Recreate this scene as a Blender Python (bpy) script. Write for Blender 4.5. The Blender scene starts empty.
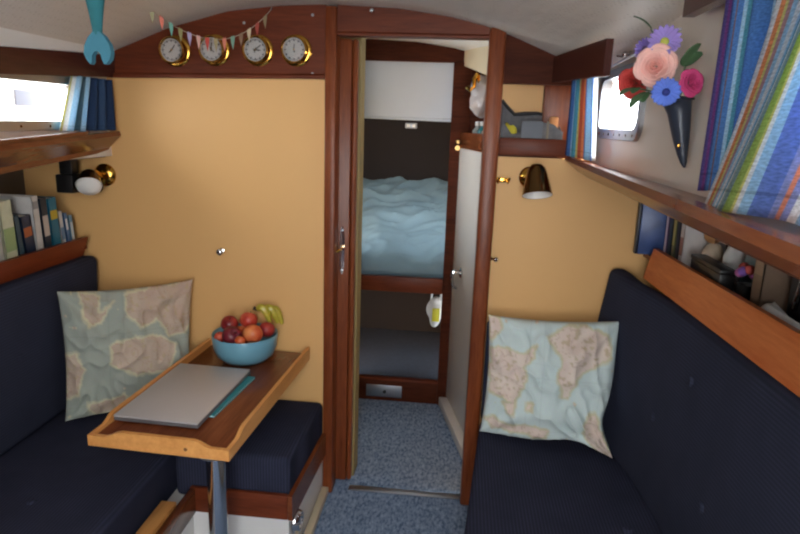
import bpy, bmesh, math, random
from mathutils import Vector, Matrix, noise
random.seed(7)
PI = math.pi
scene = bpy.context.scene
COL = scene.collection

# ------------------------------------------------------------------ materials
def lin(c):
    out = []
    for v in c:
        v = v / 255.0
        out.append(v / 12.92 if v <= 0.04045 else ((v + 0.055) / 1.055) ** 2.4)
    return (out[0], out[1], out[2], 1.0)

def new_mat(name):
    m = bpy.data.materials.new(name)
    m.use_nodes = True
    nt = m.node_tree
    b = nt.nodes["Principled BSDF"]
    return m, nt, b

def plain(name, c, rough=0.5, metal=0.0, bump=0.0, bscale=200.0, var=0.06, vscale=6.0, coat=0.0):
    m, nt, b = new_mat(name)
    b.inputs["Roughness"].default_value = rough
    b.inputs["Metallic"].default_value = metal
    b.inputs["Coat Weight"].default_value = coat
    tc = nt.nodes.new("ShaderNodeTexCoord")
    n = nt.nodes.new("ShaderNodeTexNoise")
    n.inputs["Scale"].default_value = vscale
    n.inputs["Detail"].default_value = 4
    nt.links.new(tc.outputs["Object"], n.inputs["Vector"])
    r = nt.nodes.new("ShaderNodeValToRGB")
    col = lin(c)
    r.color_ramp.elements[0].position = 0.3
    r.color_ramp.elements[1].position = 0.7
    r.color_ramp.elements[0].color = tuple(max(0, v * (1 - var)) for v in col[:3]) + (1,)
    r.color_ramp.elements[1].color = tuple(min(1, v * (1 + var)) for v in col[:3]) + (1,)
    nt.links.new(n.outputs["Fac"], r.inputs["Fac"])
    nt.links.new(r.outputs["Color"], b.inputs["Base Color"])
    if bump > 0:
        n2 = nt.nodes.new("ShaderNodeTexNoise")
        n2.inputs["Scale"].default_value = bscale
        n2.inputs["Detail"].default_value = 3
        nt.links.new(tc.outputs["Object"], n2.inputs["Vector"])
        bp = nt.nodes.new("ShaderNodeBump")
        bp.inputs["Strength"].default_value = bump
        bp.inputs["Distance"].default_value = 0.002
        nt.links.new(n2.outputs["Fac"], bp.inputs["Height"])
        nt.links.new(bp.outputs["Normal"], b.inputs["Normal"])
    return m

def wood(name, dark, light, axis="Z", rough=0.36, scale=18.0, coat=0.3):
    m, nt, b = new_mat(name)
    tc = nt.nodes.new("ShaderNodeTexCoord")
    mp = nt.nodes.new("ShaderNodeMapping")
    s = [1.0, 1.0, 1.0]
    s["XYZ".index(axis)] = 0.09
    mp.inputs["Scale"].default_value = s
    nt.links.new(tc.outputs["Object"], mp.inputs["Vector"])
    n = nt.nodes.new("ShaderNodeTexNoise")
    n.inputs["Scale"].default_value = scale
    n.inputs["Detail"].default_value = 6
    n.inputs["Roughness"].default_value = 0.6
    n.inputs["Distortion"].default_value = 0.8
    nt.links.new(mp.outputs["Vector"], n.inputs["Vector"])
    n2 = nt.nodes.new("ShaderNodeTexNoise")
    n2.inputs["Scale"].default_value = scale * 9
    n2.inputs["Detail"].default_value = 3
    nt.links.new(mp.outputs["Vector"], n2.inputs["Vector"])
    mx = nt.nodes.new("ShaderNodeMath")
    mx.operation = "MULTIPLY_ADD"
    mx.inputs[1].default_value = 0.35
    nt.links.new(n2.outputs["Fac"], mx.inputs[0])
    ms = nt.nodes.new("ShaderNodeMath")
    ms.operation = "MULTIPLY"
    ms.inputs[1].default_value = 0.65
    nt.links.new(n.outputs["Fac"], ms.inputs[0])
    nt.links.new(ms.outputs[0], mx.inputs[2])
    r = nt.nodes.new("ShaderNodeValToRGB")
    r.color_ramp.elements[0].position = 0.33
    r.color_ramp.elements[1].position = 0.68
    r.color_ramp.elements[0].color = lin(dark)
    r.color_ramp.elements[1].color = lin(light)
    nt.links.new(mx.outputs[0], r.inputs["Fac"])
    nt.links.new(r.outputs["Color"], b.inputs["Base Color"])
    b.inputs["Roughness"].default_value = rough
    b.inputs["Coat Weight"].default_value = coat * 0.35
    b.inputs["Coat Roughness"].default_value = 0.2
    b.inputs["Specular IOR Level"].default_value = 0.2
    return m

def fabric_stripes(name, base, line, axis, freq, rough=0.95):
    m, nt, b = new_mat(name)
    tc = nt.nodes.new("ShaderNodeTexCoord")
    w = nt.nodes.new("ShaderNodeTexWave")
    w.wave_type = "BANDS"
    w.bands_direction = axis
    w.inputs["Scale"].default_value = freq
    w.inputs["Distortion"].default_value = 0.1
    nt.links.new(tc.outputs["Object"], w.inputs["Vector"])
    n = nt.nodes.new("ShaderNodeTexNoise")
    n.inputs["Scale"].default_value = 9
    n.inputs["Detail"].default_value = 5
    nt.links.new(tc.outputs["Object"], n.inputs["Vector"])
    mu = nt.nodes.new("ShaderNodeMath")
    mu.operation = "MULTIPLY"
    nt.links.new(w.outputs["Fac"], mu.inputs[0])
    nt.links.new(n.outputs["Fac"], mu.inputs[1])
    r = nt.nodes.new("ShaderNodeValToRGB")
    r.color_ramp.elements[0].color = lin(base)
    r.color_ramp.elements[1].color = lin(line)
    r.color_ramp.elements[1].position = 0.75
    nt.links.new(mu.outputs[0], r.inputs["Fac"])
    nt.links.new(r.outputs["Color"], b.inputs["Base Color"])
    bp = nt.nodes.new("ShaderNodeBump")
    bp.inputs["Strength"].default_value = 0.1
    bp.inputs["Distance"].default_value = 0.002
    nt.links.new(w.outputs["Fac"], bp.inputs["Height"])
    nt.links.new(bp.outputs["Normal"], b.inputs["Normal"])
    b.inputs["Roughness"].default_value = rough
    b.inputs["Specular IOR Level"].default_value = 0.05
    return m

def stripes_uv(name, stops, hem=0.085, transl=0.25):
    """woven stripes across u; stops = [(u, colour)]; a stitched hem line at v = hem"""
    m, nt, b = new_mat(name)
    uv = nt.nodes.new("ShaderNodeUVMap")
    sep = nt.nodes.new("ShaderNodeSeparateXYZ")
    nt.links.new(uv.outputs["UV"], sep.inputs[0])
    r = nt.nodes.new("ShaderNodeValToRGB")
    cr = r.color_ramp
    cr.interpolation = "CONSTANT"
    for i, (u, c) in enumerate(stops):
        e = cr.elements[0] if i == 0 else (cr.elements[1] if i == 1 else cr.elements.new(u))
        e.position = u
        e.color = lin(c)
    nt.links.new(sep.outputs[0], r.inputs["Fac"])
    # small woven flecks
    mp = nt.nodes.new("ShaderNodeMapping")
    mp.inputs["Scale"].default_value = (60, 90, 1)
    nt.links.new(uv.outputs["UV"], mp.inputs["Vector"])
    n = nt.nodes.new("ShaderNodeTexNoise")
    n.inputs["Scale"].default_value = 1.3
    n.inputs["Detail"].default_value = 2
    nt.links.new(mp.outputs["Vector"], n.inputs["Vector"])
    mr = nt.nodes.new("ShaderNodeMapRange")
    mr.inputs["From Min"].default_value = 0.3
    mr.inputs["From Max"].default_value = 0.7
    mr.inputs["To Min"].default_value = 0.72
    mr.inputs["To Max"].default_value = 1.18
    nt.links.new(n.outputs["Fac"], mr.inputs["Value"])
    # hem line
    d = nt.nodes.new("ShaderNodeMath"); d.operation = "SUBTRACT"; d.inputs[1].default_value = hem
    nt.links.new(sep.outputs[1], d.inputs[0])
    a = nt.nodes.new("ShaderNodeMath"); a.operation = "ABSOLUTE"
    nt.links.new(d.outputs[0], a.inputs[0])
    l = nt.nodes.new("ShaderNodeMath"); l.operation = "GREATER_THAN"; l.inputs[1].default_value = 0.006
    nt.links.new(a.outputs[0], l.inputs[0])
    hm = nt.nodes.new("ShaderNodeMath"); hm.operation = "MULTIPLY_ADD"; hm.inputs[1].default_value = 0.28; hm.inputs[2].default_value = 0.72
    nt.links.new(l.outputs[0], hm.inputs[0])
    mm = nt.nodes.new("ShaderNodeMath"); mm.operation = "MULTIPLY"
    nt.links.new(mr.outputs[0], mm.inputs[0]); nt.links.new(hm.outputs[0], mm.inputs[1])
    mix = nt.nodes.new("ShaderNodeMix"); mix.data_type = "RGBA"; mix.blend_type = "MULTIPLY"
    mix.inputs[0].default_value = 1.0
    nt.links.new(r.outputs["Color"], mix.inputs[6])
    nt.links.new(mm.outputs[0], mix.inputs[7])
    nt.links.new(mix.outputs[2], b.inputs["Base Color"])
    b.inputs["Roughness"].default_value = 0.9
    b.inputs["Specular IOR Level"].default_value = 0.2
    tr = nt.nodes.new("ShaderNodeBsdfTranslucent")
    nt.links.new(mix.outputs[2], tr.inputs["Color"])
    ms = nt.nodes.new("ShaderNodeMixShader")
    ms.inputs[0].default_value = transl
    nt.links.new(b.outputs[0], ms.inputs[1]); nt.links.new(tr.outputs[0], ms.inputs[2])
    nt.links.new(ms.outputs[0], nt.nodes["Material Output"].inputs["Surface"])
    return m

def vcol(name, rough=0.9):
    m, nt, b = new_mat(name)
    a = nt.nodes.new("ShaderNodeVertexColor")
    a.layer_name = "pattern"
    n = nt.nodes.new("ShaderNodeTexNoise"); n.inputs["Scale"].default_value = 160
    mix = nt.nodes.new("ShaderNodeMix"); mix.data_type = "RGBA"; mix.blend_type = "MULTIPLY"
    mix.inputs[0].default_value = 0.25
    nt.links.new(a.outputs["Color"], mix.inputs[6]); nt.links.new(n.outputs["Color"], mix.inputs[7])
    nt.links.new(mix.outputs[2], b.inputs["Base Color"])
    b.inputs["Roughness"].default_value = rough
    b.inputs["Specular IOR Level"].default_value = 0.2
    return m

def glass(name, tint=(1, 1, 1, 1), gloss=0.06):
    m = bpy.data.materials.new(name); m.use_nodes = True
    nt = m.node_tree; nt.nodes.clear()
    o = nt.nodes.new("ShaderNodeOutputMaterial")
    t = nt.nodes.new("ShaderNodeBsdfTransparent"); t.inputs[0].default_value = tint
    g = nt.nodes.new("ShaderNodeBsdfGlossy"); g.inputs["Roughness"].default_value = 0.03
    mx = nt.nodes.new("ShaderNodeMixShader"); mx.inputs[0].default_value = gloss
    nt.links.new(t.outputs[0], mx.inputs[1]); nt.links.new(g.outputs[0], mx.inputs[2])
    nt.links.new(mx.outputs[0], o.inputs[0])
    return m

def carpet_mat():
    m, nt, b = new_mat("blue carpet")
    tc = nt.nodes.new("ShaderNodeTexCoord")
    mp = nt.nodes.new("ShaderNodeMapping"); mp.inputs["Scale"].default_value = (1.0, 0.45, 1.0)
    nt.links.new(tc.outputs["Object"], mp.inputs["Vector"])
    n = nt.nodes.new("ShaderNodeTexNoise"); n.inputs["Scale"].default_value = 95; n.inputs["Detail"].default_value = 5
    n.inputs["Roughness"].default_value = 0.75
    nt.links.new(mp.outputs["Vector"], n.inputs["Vector"])
    r = nt.nodes.new("ShaderNodeValToRGB")
    r.color_ramp.elements[0].position = 0.36; r.color_ramp.elements[0].color = lin((82, 103, 130))
    r.color_ramp.elements[1].position = 0.66; r.color_ramp.elements[1].color = lin((156, 175, 202))
    nt.links.new(n.outputs["Fac"], r.inputs["Fac"])
    nt.links.new(r.outputs["Color"], b.inputs["Base Color"])
    bp = nt.nodes.new("ShaderNodeBump"); bp.inputs["Strength"].default_value = 0.6; bp.inputs["Distance"].default_value = 0.004
    nt.links.new(n.outputs["Fac"], bp.inputs["Height"]); nt.links.new(bp.outputs["Normal"], b.inputs["Normal"])
    b.inputs["Roughness"].default_value = 1.0
    b.inputs["Specular IOR Level"].default_value = 0.1
    return m

def headliner_mat():
    m, nt, b = new_mat("grey vinyl headliner")
    tc = nt.nodes.new("ShaderNodeTexCoord")
    mp = nt.nodes.new("ShaderNodeMapping"); mp.inputs["Rotation"].default_value = (0, 0, 0.5)
    nt.links.new(tc.outputs["Object"], mp.inputs["Vector"])
    v = nt.nodes.new("ShaderNodeTexVoronoi"); v.inputs["Scale"].default_value = 75; v.inputs["Randomness"].default_value = 0.25
    nt.links.new(mp.outputs["Vector"], v.inputs["Vector"])
    r = nt.nodes.new("ShaderNodeValToRGB")
    r.color_ramp.elements[0].position = 0.12; r.color_ramp.elements[0].color = lin((206, 200, 188))
    r.color_ramp.elements[1].position = 0.3; r.color_ramp.elements[1].color = lin((226, 221, 211))
    nt.links.new(v.outputs["Distance"], r.inputs["Fac"])
    nt.links.new(r.outputs["Color"], b.inputs["Base Color"])
    n = nt.nodes.new("ShaderNodeTexNoise"); n.inputs["Scale"].default_value = 14
    nt.links.new(tc.outputs["Object"], n.inputs["Vector"])
    ad = nt.nodes.new("ShaderNodeMath"); ad.operation = "MULTIPLY_ADD"; ad.inputs[1].default_value = 3.0
    nt.links.new(n.outputs["Fac"], ad.inputs[0]); nt.links.new(v.outputs["Distance"], ad.inputs[2])
    bp = nt.nodes.new("ShaderNodeBump"); bp.inputs["Strength"].default_value = 0.3; bp.inputs["Distance"].default_value = 0.004
    nt.links.new(ad.outputs[0], bp.inputs["Height"]); nt.links.new(bp.outputs["Normal"], b.inputs["Normal"])
    b.inputs["Roughness"].default_value = 0.5
    return m

M = {}
M["wood_v"] = wood("mahogany upright", (92, 40, 18), (146, 78, 42), "Z")
M["wood_x"] = wood("mahogany across", (84, 36, 18), (122, 58, 32), "X", rough=0.45, coat=0.1)
M["wood_y"] = wood("mahogany fore and aft", (88, 42, 22), (140, 80, 46), "Y", rough=0.24, coat=0.8)
M["wood_dark"] = wood("dark mahogany", (58, 28, 20), (92, 48, 32), "X", rough=0.5)
M["wood_dark"].node_tree.nodes["Principled BSDF"].inputs["Specular IOR Level"].default_value = 0.05
M["wood_dark"].node_tree.nodes["Principled BSDF"].inputs["Coat Weight"].default_value = 0.0
M["wood_dark_y"] = wood("dark mahogany fore and aft", (58, 28, 22), (84, 44, 36), "Y", rough=0.22)
M["wood_orange"] = wood("orange varnished board", (184, 96, 50), (214, 128, 74), "Y", rough=0.4)
M["oak"] = wood("light oak trim", (206, 138, 72), (236, 172, 102), "Y", rough=0.35, scale=10)
M["table"] = wood("reddish table veneer", (96, 48, 28), (136, 76, 48), "Y", rough=0.22, scale=14)
M["red_shelf"] = wood("red brown fiddle", (104, 44, 22), (134, 62, 32), "Y", rough=0.45)
M["yellow"] = plain("warm yellow panel", (231, 181, 116), 0.55, var=0.02, vscale=2)
M["olive"] = plain("olive cream panel", (150, 132, 84), 0.6, var=0.03)
M["cream"] = plain("cream panel", (205, 190, 160), 0.5, var=0.03)
M["white"] = plain("white paint", (226, 224, 220), 0.4, var=0.02)
M["offwhite"] = plain("white gelcoat", (222, 214, 202), 0.35, var=0.03, bump=0.15, bscale=30)
M["blind"] = plain("pale grey blind", (206, 216, 228), 0.7, var=0.02)
M["navy_seat"] = fabric_stripes("navy cord seat fabric", (44, 46, 60), (60, 63, 83), "X", 34)
M["navy_back"] = fabric_stripes("navy cord back fabric", (46, 49, 63), (57, 61, 79), "Z", 34)
M["black"] = plain("black plastic", (24, 23, 24), 0.4)
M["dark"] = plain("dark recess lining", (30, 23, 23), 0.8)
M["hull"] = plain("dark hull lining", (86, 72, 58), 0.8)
M["carpet"] = carpet_mat()
M["head"] = headliner_mat()
M["brass"] = plain("polished brass", (214, 164, 74), 0.16, 1.0, var=0.05)
M["brass_dark"] = plain("aged brass", (118, 92, 56), 0.22, 1.0, var=0.1)
M["chrome"] = plain("chrome", (206, 206, 208), 0.12, 1.0, var=0.02)
M["steel"] = plain("brushed aluminium", (172, 176, 182), 0.4, 1.0, var=0.03)
M["alu"] = plain("silver laptop lid", (196, 193, 193), 0.42, 0.2, var=0.02)
M["dial"] = plain("silvery dial", (212, 210, 206), 0.4, var=0.03)
M["ink"] = plain("black ink", (28, 26, 26), 0.6)
M["glass"] = glass("clear pane", gloss=0.07)
M["dial_glass"] = glass("dial glass", gloss=0.12)
M["bowl"] = plain("blue enamel bowl", (112, 166, 186), 0.3, var=0.03, coat=0.3)
M["shade_white"] = plain("white enamel", (238, 236, 230), 0.4)
M["duvet"] = plain("pale blue duvet", (112, 138, 152), 0.85, var=0.05, bump=0.2, bscale=60)
M["teal"] = plain("teal felt", (48, 118, 126), 0.9, var=0.08, vscale=20)
M["string"] = plain("pale string", (190, 180, 160), 0.9)
M["map"] = vcol("world map cotton")
M["fruit"] = None

# ------------------------------------------------------------------ mesh helpers
def bm_new():
    return bmesh.new()

def add_box(bm, x0, x1, y0, y1, z0, z1, bevel=0.0, seg=2):
    vs = [bm.verts.new((x, y, z)) for x in (x0, x1) for y in (y0, y1) for z in (z0, z1)]
    f = [(0, 1, 3, 2), (4, 6, 7, 5), (0, 4, 5, 1), (2, 3, 7, 6), (0, 2, 6, 4), (1, 5, 7, 3)]
    fs = [bm.faces.new([vs[i] for i in q]) for q in f]
    if bevel > 0:
        es = list({e for fc in fs for e in fc.edges})
        bmesh.ops.bevel(bm, geom=es, offset=bevel, segments=seg, affect="EDGES", profile=0.5)
    return bm

def box(x0, x1, y0, y1, z0, z1, bevel=0.0, seg=2):
    return add_box(bm_new(), x0, x1, y0, y1, z0, z1, bevel, seg)

def loft(sections, closed=True, caps=True, bm=None):
    """sections: list of rings (same count of points)"""
    bm = bm or bm_new()
    rings = [[bm.verts.new(p) for p in s] for s in sections]
    n = len(rings[0])
    for a, b in zip(rings[:-1], rings[1:]):
        for i in range(n if closed else n - 1):
            j = (i + 1) % n
            bm.faces.new((a[i], a[j], b[j], b[i]))
    if caps and closed:
        bm.faces.new(list(reversed(rings[0])))
        bm.faces.new(rings[-1])
    bmesh.ops.recalc_face_normals(bm, faces=bm.faces)
    return bm

def prism(poly, axis, a, b, bm=None):
    """poly 2-D; axis X: poly is (y,z); Y: (x,z); Z: (x,y)"""
    def p(q, t):
        return {"X": (t, q[0], q[1]), "Y": (q[0], t, q[1]), "Z": (q[0], q[1], t)}[axis]
    return loft([[p(q, a) for q in poly], [p(q, b) for q in poly]], bm=bm)

def lathe(profile, seg=32, centre=(0, 0, 0), axis="Z", bm=None, tilt=None):
    """profile: list of (radius, height)"""
    bm = bm or bm_new()
    c = Vector(centre)
    if isinstance(axis, str):
        ax = {"X": Vector((1, 0, 0)), "Y": Vector((0, 1, 0)), "Z": Vector((0, 0, 1))}[axis]
    else:
        ax = Vector(axis).normalized()
    u = ax.orthogonal().normalized(); v = ax.cross(u)
    prev = None
    for r, h in profile:
        if r < 1e-6:
            ring = [bm.verts.new(c + ax * h)]
        else:
            ring = [bm.verts.new(c + ax * h + (u * math.cos(2 * PI * i / seg) + v * math.sin(2 * PI * i / seg)) * r) for i in range(seg)]
        if prev is not None:
            if len(prev) == 1 and len(ring) > 1:
                for i in range(seg): bm.faces.new((prev[0], ring[(i + 1) % seg], ring[i]))
            elif len(ring) == 1 and len(prev) > 1:
                for i in range(seg): bm.faces.new((prev[i], prev[(i + 1) % seg], ring[0]))
            elif len(ring) > 1:
                for i in range(seg): bm.faces.new((prev[i], prev[(i + 1) % seg], ring[(i + 1) % seg], ring[i]))
        prev = ring
    bmesh.ops.recalc_face_normals(bm, faces=bm.faces)
    return bm

def tube(pts, radii, seg=10, bm=None):
    pts = [Vector(p) for p in pts]
    if not isinstance(radii, (list, tuple)): radii = [radii] * len(pts)
    rings = []
    t0 = (pts[1] - pts[0]).normalized(); u = t0.orthogonal().normalized()
    for i, p in enumerate(pts):
        t = (pts[min(i + 1, len(pts) - 1)] - pts[max(i - 1, 0)]).normalized()
        u = (u - t * u.dot(t)).normalized(); v = t.cross(u)
        rings.append([p + (u * math.cos(2 * PI * k / seg) + v * math.sin(2 * PI * k / seg)) * radii[i] for k in range(seg)])
    return loft(rings, bm=bm)

def ball(c, r, seg=20, rings=12, squash=(1, 1, 1), bm=None):
    bm = bm or bm_new()
    mt = Matrix.Translation(c) @ Matrix.Diagonal((r * squash[0], r * squash[1], r * squash[2], 1))
    bmesh.ops.create_uvsphere(bm, u_segments=seg, v_segments=rings, radius=1, matrix=mt)
    return bm

def grid(f, nu, nv, uv=True):
    bm = bm_new()
    lay = bm.loops.layers.uv.new("UVMap")
    vs = [[bm.verts.new(f(i / nu, j / nv)) for j in range(nv + 1)] for i in range(nu + 1)]
    for i in range(nu):
        for j in range(nv):
            fc = bm.faces.new((vs[i][j], vs[i + 1][j], vs[i + 1][j + 1], vs[i][j + 1]))
            for l, (a, b) in zip(fc.loops, ((i, j), (i + 1, j), (i + 1, j + 1), (i, j + 1))):
                l[lay].uv = (a / nu, b / nv)
    return bm

def wloc(o):
    v = Vector(o.location)
    while o.parent is not None:
        o = o.parent; v = v + Vector(o.location)
    return v

def obj(name, bm, mat, parent=None, smooth=True, local=False, origin=None, auto=35):
    """links ONE mesh object. Vertices are given in world metres unless local."""
    me = bpy.data.meshes.new(name)
    if not local:
        if parent is None:
            xs = [v.co for v in bm.verts]
            lo = [min(c[i] for c in xs) for i in range(3)]; hi = [max(c[i] for c in xs) for i in range(3)]
            org = Vector(origin) if origin else Vector(((lo[0] + hi[0]) / 2, (lo[1] + hi[1]) / 2, lo[2]))
        else:
            org = wloc(parent)
        bmesh.ops.translate(bm, verts=bm.verts, vec=-org)
    if smooth:
        for f in bm.faces: f.smooth = True
        for e in bm.edges:
            if len(e.link_faces) == 2 and e.calc_face_angle(0) > math.radians(auto): e.smooth = False
    bm.to_mesh(me); bm.free()
    o = bpy.data.objects.new(name, me)
    COL.objects.link(o)
    me.materials.append(M[mat] if isinstance(mat, str) else mat)
    if parent is not None: o.parent = parent
    elif not local: o.location = org
    return o

def tag(o, label, cat, group=None, kind=None):
    o["label"] = label; o["category"] = cat
    if group: o["group"] = group
    if kind: o["kind"] = kind
    return o

def thing(name, label, cat, loc=(0, 0, 0), group=None, rot=(0, 0, 0)):
    o = bpy.data.objects.new(name, None); COL.objects.link(o)
    o.empty_display_size = 0.05
    o.location = loc; o.rotation_euler = rot
    return tag(o, label, cat, group)

def struct(name, bm, mat, label=None, **k):
    o = obj(name, bm, mat, **k)
    o["kind"] = "structure"
    if label: o["label"] = label
    return o

def copy_tree(o, parent=None):
    c = o.copy(); COL.objects.link(c)
    if parent is not None: c.parent = parent
    for ch in list(o.children): copy_tree(ch, c)
    return c

# ------------------------------------------------------------------ room shell
YB = 2.08           # aft face of the main bulkhead
CPTS = [(-1.24, 1.566), (-1.172, 1.594), (-0.985, 1.668), (-0.777, 1.724), (-0.6, 1.743), (-0.445, 1.749), (-0.218, 1.74), (-0.058, 1.719), (0.07, 1.69), (0.151, 1.661), (0.27, 1.613), (0.44, 1.545)]
def zc(x, y=YB):
    for (a, za), (b, zb) in zip(CPTS[:-1], CPTS[1:]):
        if x <= b or b == CPTS[-1][0]:
            t = (x - a) / (b - a); z = za + (zb - za) * t; break
    d = max(0.0, YB - y)
    z += d * 0.085 * max(0.0, min(1.0, x / 0.42)) ** 1.2
    return z

xs = [-1.24 + 1.68 * i / 48 for i in range(49)]
ys = [-0.12 + 3.02 * j / 30 for j in range(31)]
bm = bm_new()
lo = [[bm.verts.new((x, y, zc(x, y))) for y in ys] for x in xs]
hi = [[bm.verts.new((x, y, zc(x, y) + 0.03)) for y in ys] for x in xs]
for i in range(48):
    for j in range(30):
        bm.faces.new((lo[i][j], lo[i][j + 1], lo[i + 1][j + 1], lo[i + 1][j]))
        bm.faces.new((hi[i][j], hi[i + 1][j], hi[i + 1][j + 1], hi[i][j + 1]))
for i in range(48):
    for j in (0, 30): bm.faces.new((lo[i][j], lo[i + 1][j], hi[i + 1][j], hi[i][j]))
for j in range(30):
    for i in (0, 48): bm.faces.new((lo[i][j], lo[i][j + 1], hi[i][j + 1], hi[i][j]))
bmesh.ops.recalc_face_normals(bm, faces=bm.faces)
struct("ceiling", bm, "head")

struct("ceiling_light_block", box(-1.30, -0.26, -0.76, -0.121, 1.62, 1.66), "head", smooth=False)  # unseen slab added to dim companionway light on the port side
struct("floor", box(-1.7, 1.0, -0.75, 2.93, -0.04, 0.0), "carpet", smooth=False)

# main bulkhead, port: yellow panel below, mahogany header above (both follow the cabin section)
XL, XP = -1.24, -0.455
def header_poly(x0, x1, zb, n=16, up=0.012):
    return [(x0, zb)] + [(x1, zb)] + [(x1 + (x0 - x1) * i / n, zc(x1 + (x0 - x1) * i / n) + up) for i in range(n + 1)]
struct("wall_forward_left", prism([(-1.72, 0.0), (XP, 0.0), (XP, 1.518), (XL, 1.518), (XL, 1.30), (-1.60, 1.26), (-1.72, 0.9)], "Y", YB, YB + 0.03), "yellow", smooth=False)
struct("trim_1", prism(header_poly(XL, XP, 1.518), "Y", YB - 0.008, YB + 0.03), "wood_x", smooth=False)
bm = loft([[(x, YB - 0.02, 1.508 + k), (x, YB + 0.0, 1.508 + k), (x, YB + 0.0, 1.524 + k), (x, YB - 0.014, 1.524 + k), (x, YB - 0.02, 1.518 + k)] for x, k in ((-1.2, -0.004), (XP, 0.011))])
struct("trim_2", bm, "wood_x", smooth=False)
# door posts and header
struct("trim_3", box(-0.455, -0.418, YB - 0.03, YB + 0.045, 0.0, 1.742, 0.006), "wood_v")
struct("trim_4", box(0.070, 0.122, YB - 0.035, YB + 0.05, 0.0, 1.688, 0.009, 3), "wood_v")
bm = prism(header_poly(-0.418, 0.0695, 1.660), "Y", YB - 0.012, YB + 0.03)
struct("trim_5", bm, "wood_x", smooth=False)
bm = prism([(YB - 0.02, 1.655), (YB + 0.03, 1.655), (YB + 0.03, 1.668), (YB - 0.014, 1.668), (YB - 0.02, 1.662)], "X", -0.418, 0.0695)
struct("trim_6", bm, "wood_x", smooth=False)
# starboard bulkhead: yellow lower panel, fiddled recess, mahogany header
struct("wall_forward_right", prism([(0.122, 0.0), (0.98, 0.0), (0.98, 0.9), (0.88, 1.22), (0.44, 1.29), (0.122, 1.29)], "Y", YB, YB + 0.03), "yellow", smooth=False)
struct("trim_7", prism(header_poly(0.122, 0.44, 1.522), "Y", YB - 0.01, YB + 0.03), "wood_dark", smooth=False)
bm = bm_new()
add_box(bm, 0.1225, 0.44, YB + 0.031, YB + 0.17, 1.278, 1.298)      # recess floor
struct("trim_8", bm, "wood_x", smooth=False)
struct("trim_9", box(0.1225, 0.418, YB - 0.016, YB, 1.296, 1.352, 0.005), "wood_x")
struct("wall_recess", box(0.10, 0.44, YB + 0.125, YB + 0.14, 1.2985, 1.60), "yellow", smooth=False)
struct("trim_10", box(0.268, 0.42, YB + 0.085, YB + 0.124, 1.2985, 1.60, 0.003), "wood_v")
struct("trim_11", box(0.424, 0.44, YB + 0.031, YB + 0.124, 1.2985, 1.56), "wood_v")

# metal threshold strip across the doorway
struct("trim_12", box(-0.36, 0.069, YB - 0.0, YB + 0.03, 0.0, 0.006, 0.002), "steel")

# sliding door standing half out of its pocket
d1 = bpy.data.objects.new("door_1", None); COL.objects.link(d1); d1.location = (-0.43, YB + 0.06, 0.0); d1["kind"] = "structure"
d1["label"] = "mahogany sliding door half out of its pocket left of the doorway"
obj("door_leaf", box(-0.62, -0.379, YB + 0.047, YB + 0.08, 0.012, 1.654, 0.005), "wood_v", d1)
obj("door_edge", box(-0.378, -0.360, YB + 0.049, YB + 0.084, 0.012, 1.654, 0.008, 3), "wood_v", d1)
bm = bm_new()
pl = [(-0.404 + 0.011 * math.cos(a), 0.935 + 0.088 * math.sin(a)) for a in [2 * PI * i / 32 for i in range(32)]]
pl = [(max(min(x, -0.395), -0.413), z) for x, z in pl]
lp = obj("lock_plate", prism(pl, "Y", YB + 0.043, YB + 0.047), "chrome", d1)
bm = tube([(-0.404, YB + 0.043, 0.945), (-0.404, YB + 0.012, 0.945), (-0.405, YB + 0.008, 0.945), (-0.416, YB + 0.006, 0.937)], [0.006, 0.006, 0.0065, 0.005])
obj("handle", bm, "brass", lp)
for zz in (1.008, 0.862): obj("screw", lathe([(0, 0), (0.0045, 0), (0.0045, 0.002), (0, 0.003)], 12, (-0.404, YB + 0.043, zz), (0, -1, 0)), "steel", lp)

# ------------------------------------------------------------------ passage and forward cabin
struct("wall_passage_left", box(-0.9, -0.356, YB + 0.10, YB + 0.19, 0.0, 1.70), "olive", smooth=False)
YF = 2.886
PORT = (YB + 0.30, YF - 0.16)  # fore-and-aft span of the added porthole

# slanting starboard side of the passage (locker front)
A = Vector((-0.018, 2.93, 0)); B = Vector((0.166, 2.14, 0)); AB = (B - A); ABn = AB.normalized(); NRM = Vector((ABn.y, -ABn.x, 0))  # points outboard
if NRM.x < 0: NRM = -NRM
def slab(t0, t1, z0, z1, d0, d1, bm=None, bevel=0.0):
    """box on the slanting side: t along A>B in metres, d outboard depth"""
    bm = bm or bm_new()
    P = []
    for t in (t0, t1):
        for d in (d0, d1):
            for z in (z0, z1):
                q = A + ABn * t + NRM * d; P.append(bm.verts.new((q.x, q.y, z)))
    fs = [bm.faces.new([P[i] for i in q]) for q in [(0, 1, 3, 2), (4, 6, 7, 5), (0, 4, 5, 1), (2, 3, 7, 6), (0, 2, 6, 4), (1, 5, 7, 3)]]
    bmesh.ops.recalc_face_normals(bm, faces=fs)
    if bevel: bmesh.ops.bevel(bm, geom=list({e for f in fs for e in f.edges}), offset=bevel, segments=2, affect="EDGES", profile=0.5)
    return bm
L = AB.length
struct("wall_passage_right", slab(0, L, 0.0, 1.27, 0.012, 0.022), "cream", smooth=False)
lk = thing("locker", "tall white locker front along the passage with a chrome pull", "locker", tuple(A + NRM * 0.0))
obj("door", slab(0.03, L - 0.02, 0.05, 1.283, 0.0, 0.011, bevel=0.003), "white", lk)
hp = A + ABn * 0.222
bm = lathe([(0, 0), (0.024, 0), (0.024, 0.004), (0.019, 0.007), (0.0, 0.007)], 20, tuple(hp + Vector((0, 0, 0.735))), tuple(-NRM))
hb = obj("handle_plate", bm, "chrome", lk)
h0 = hp + Vector((0, 0, 0.735)) - NRM * 0.007
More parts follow.
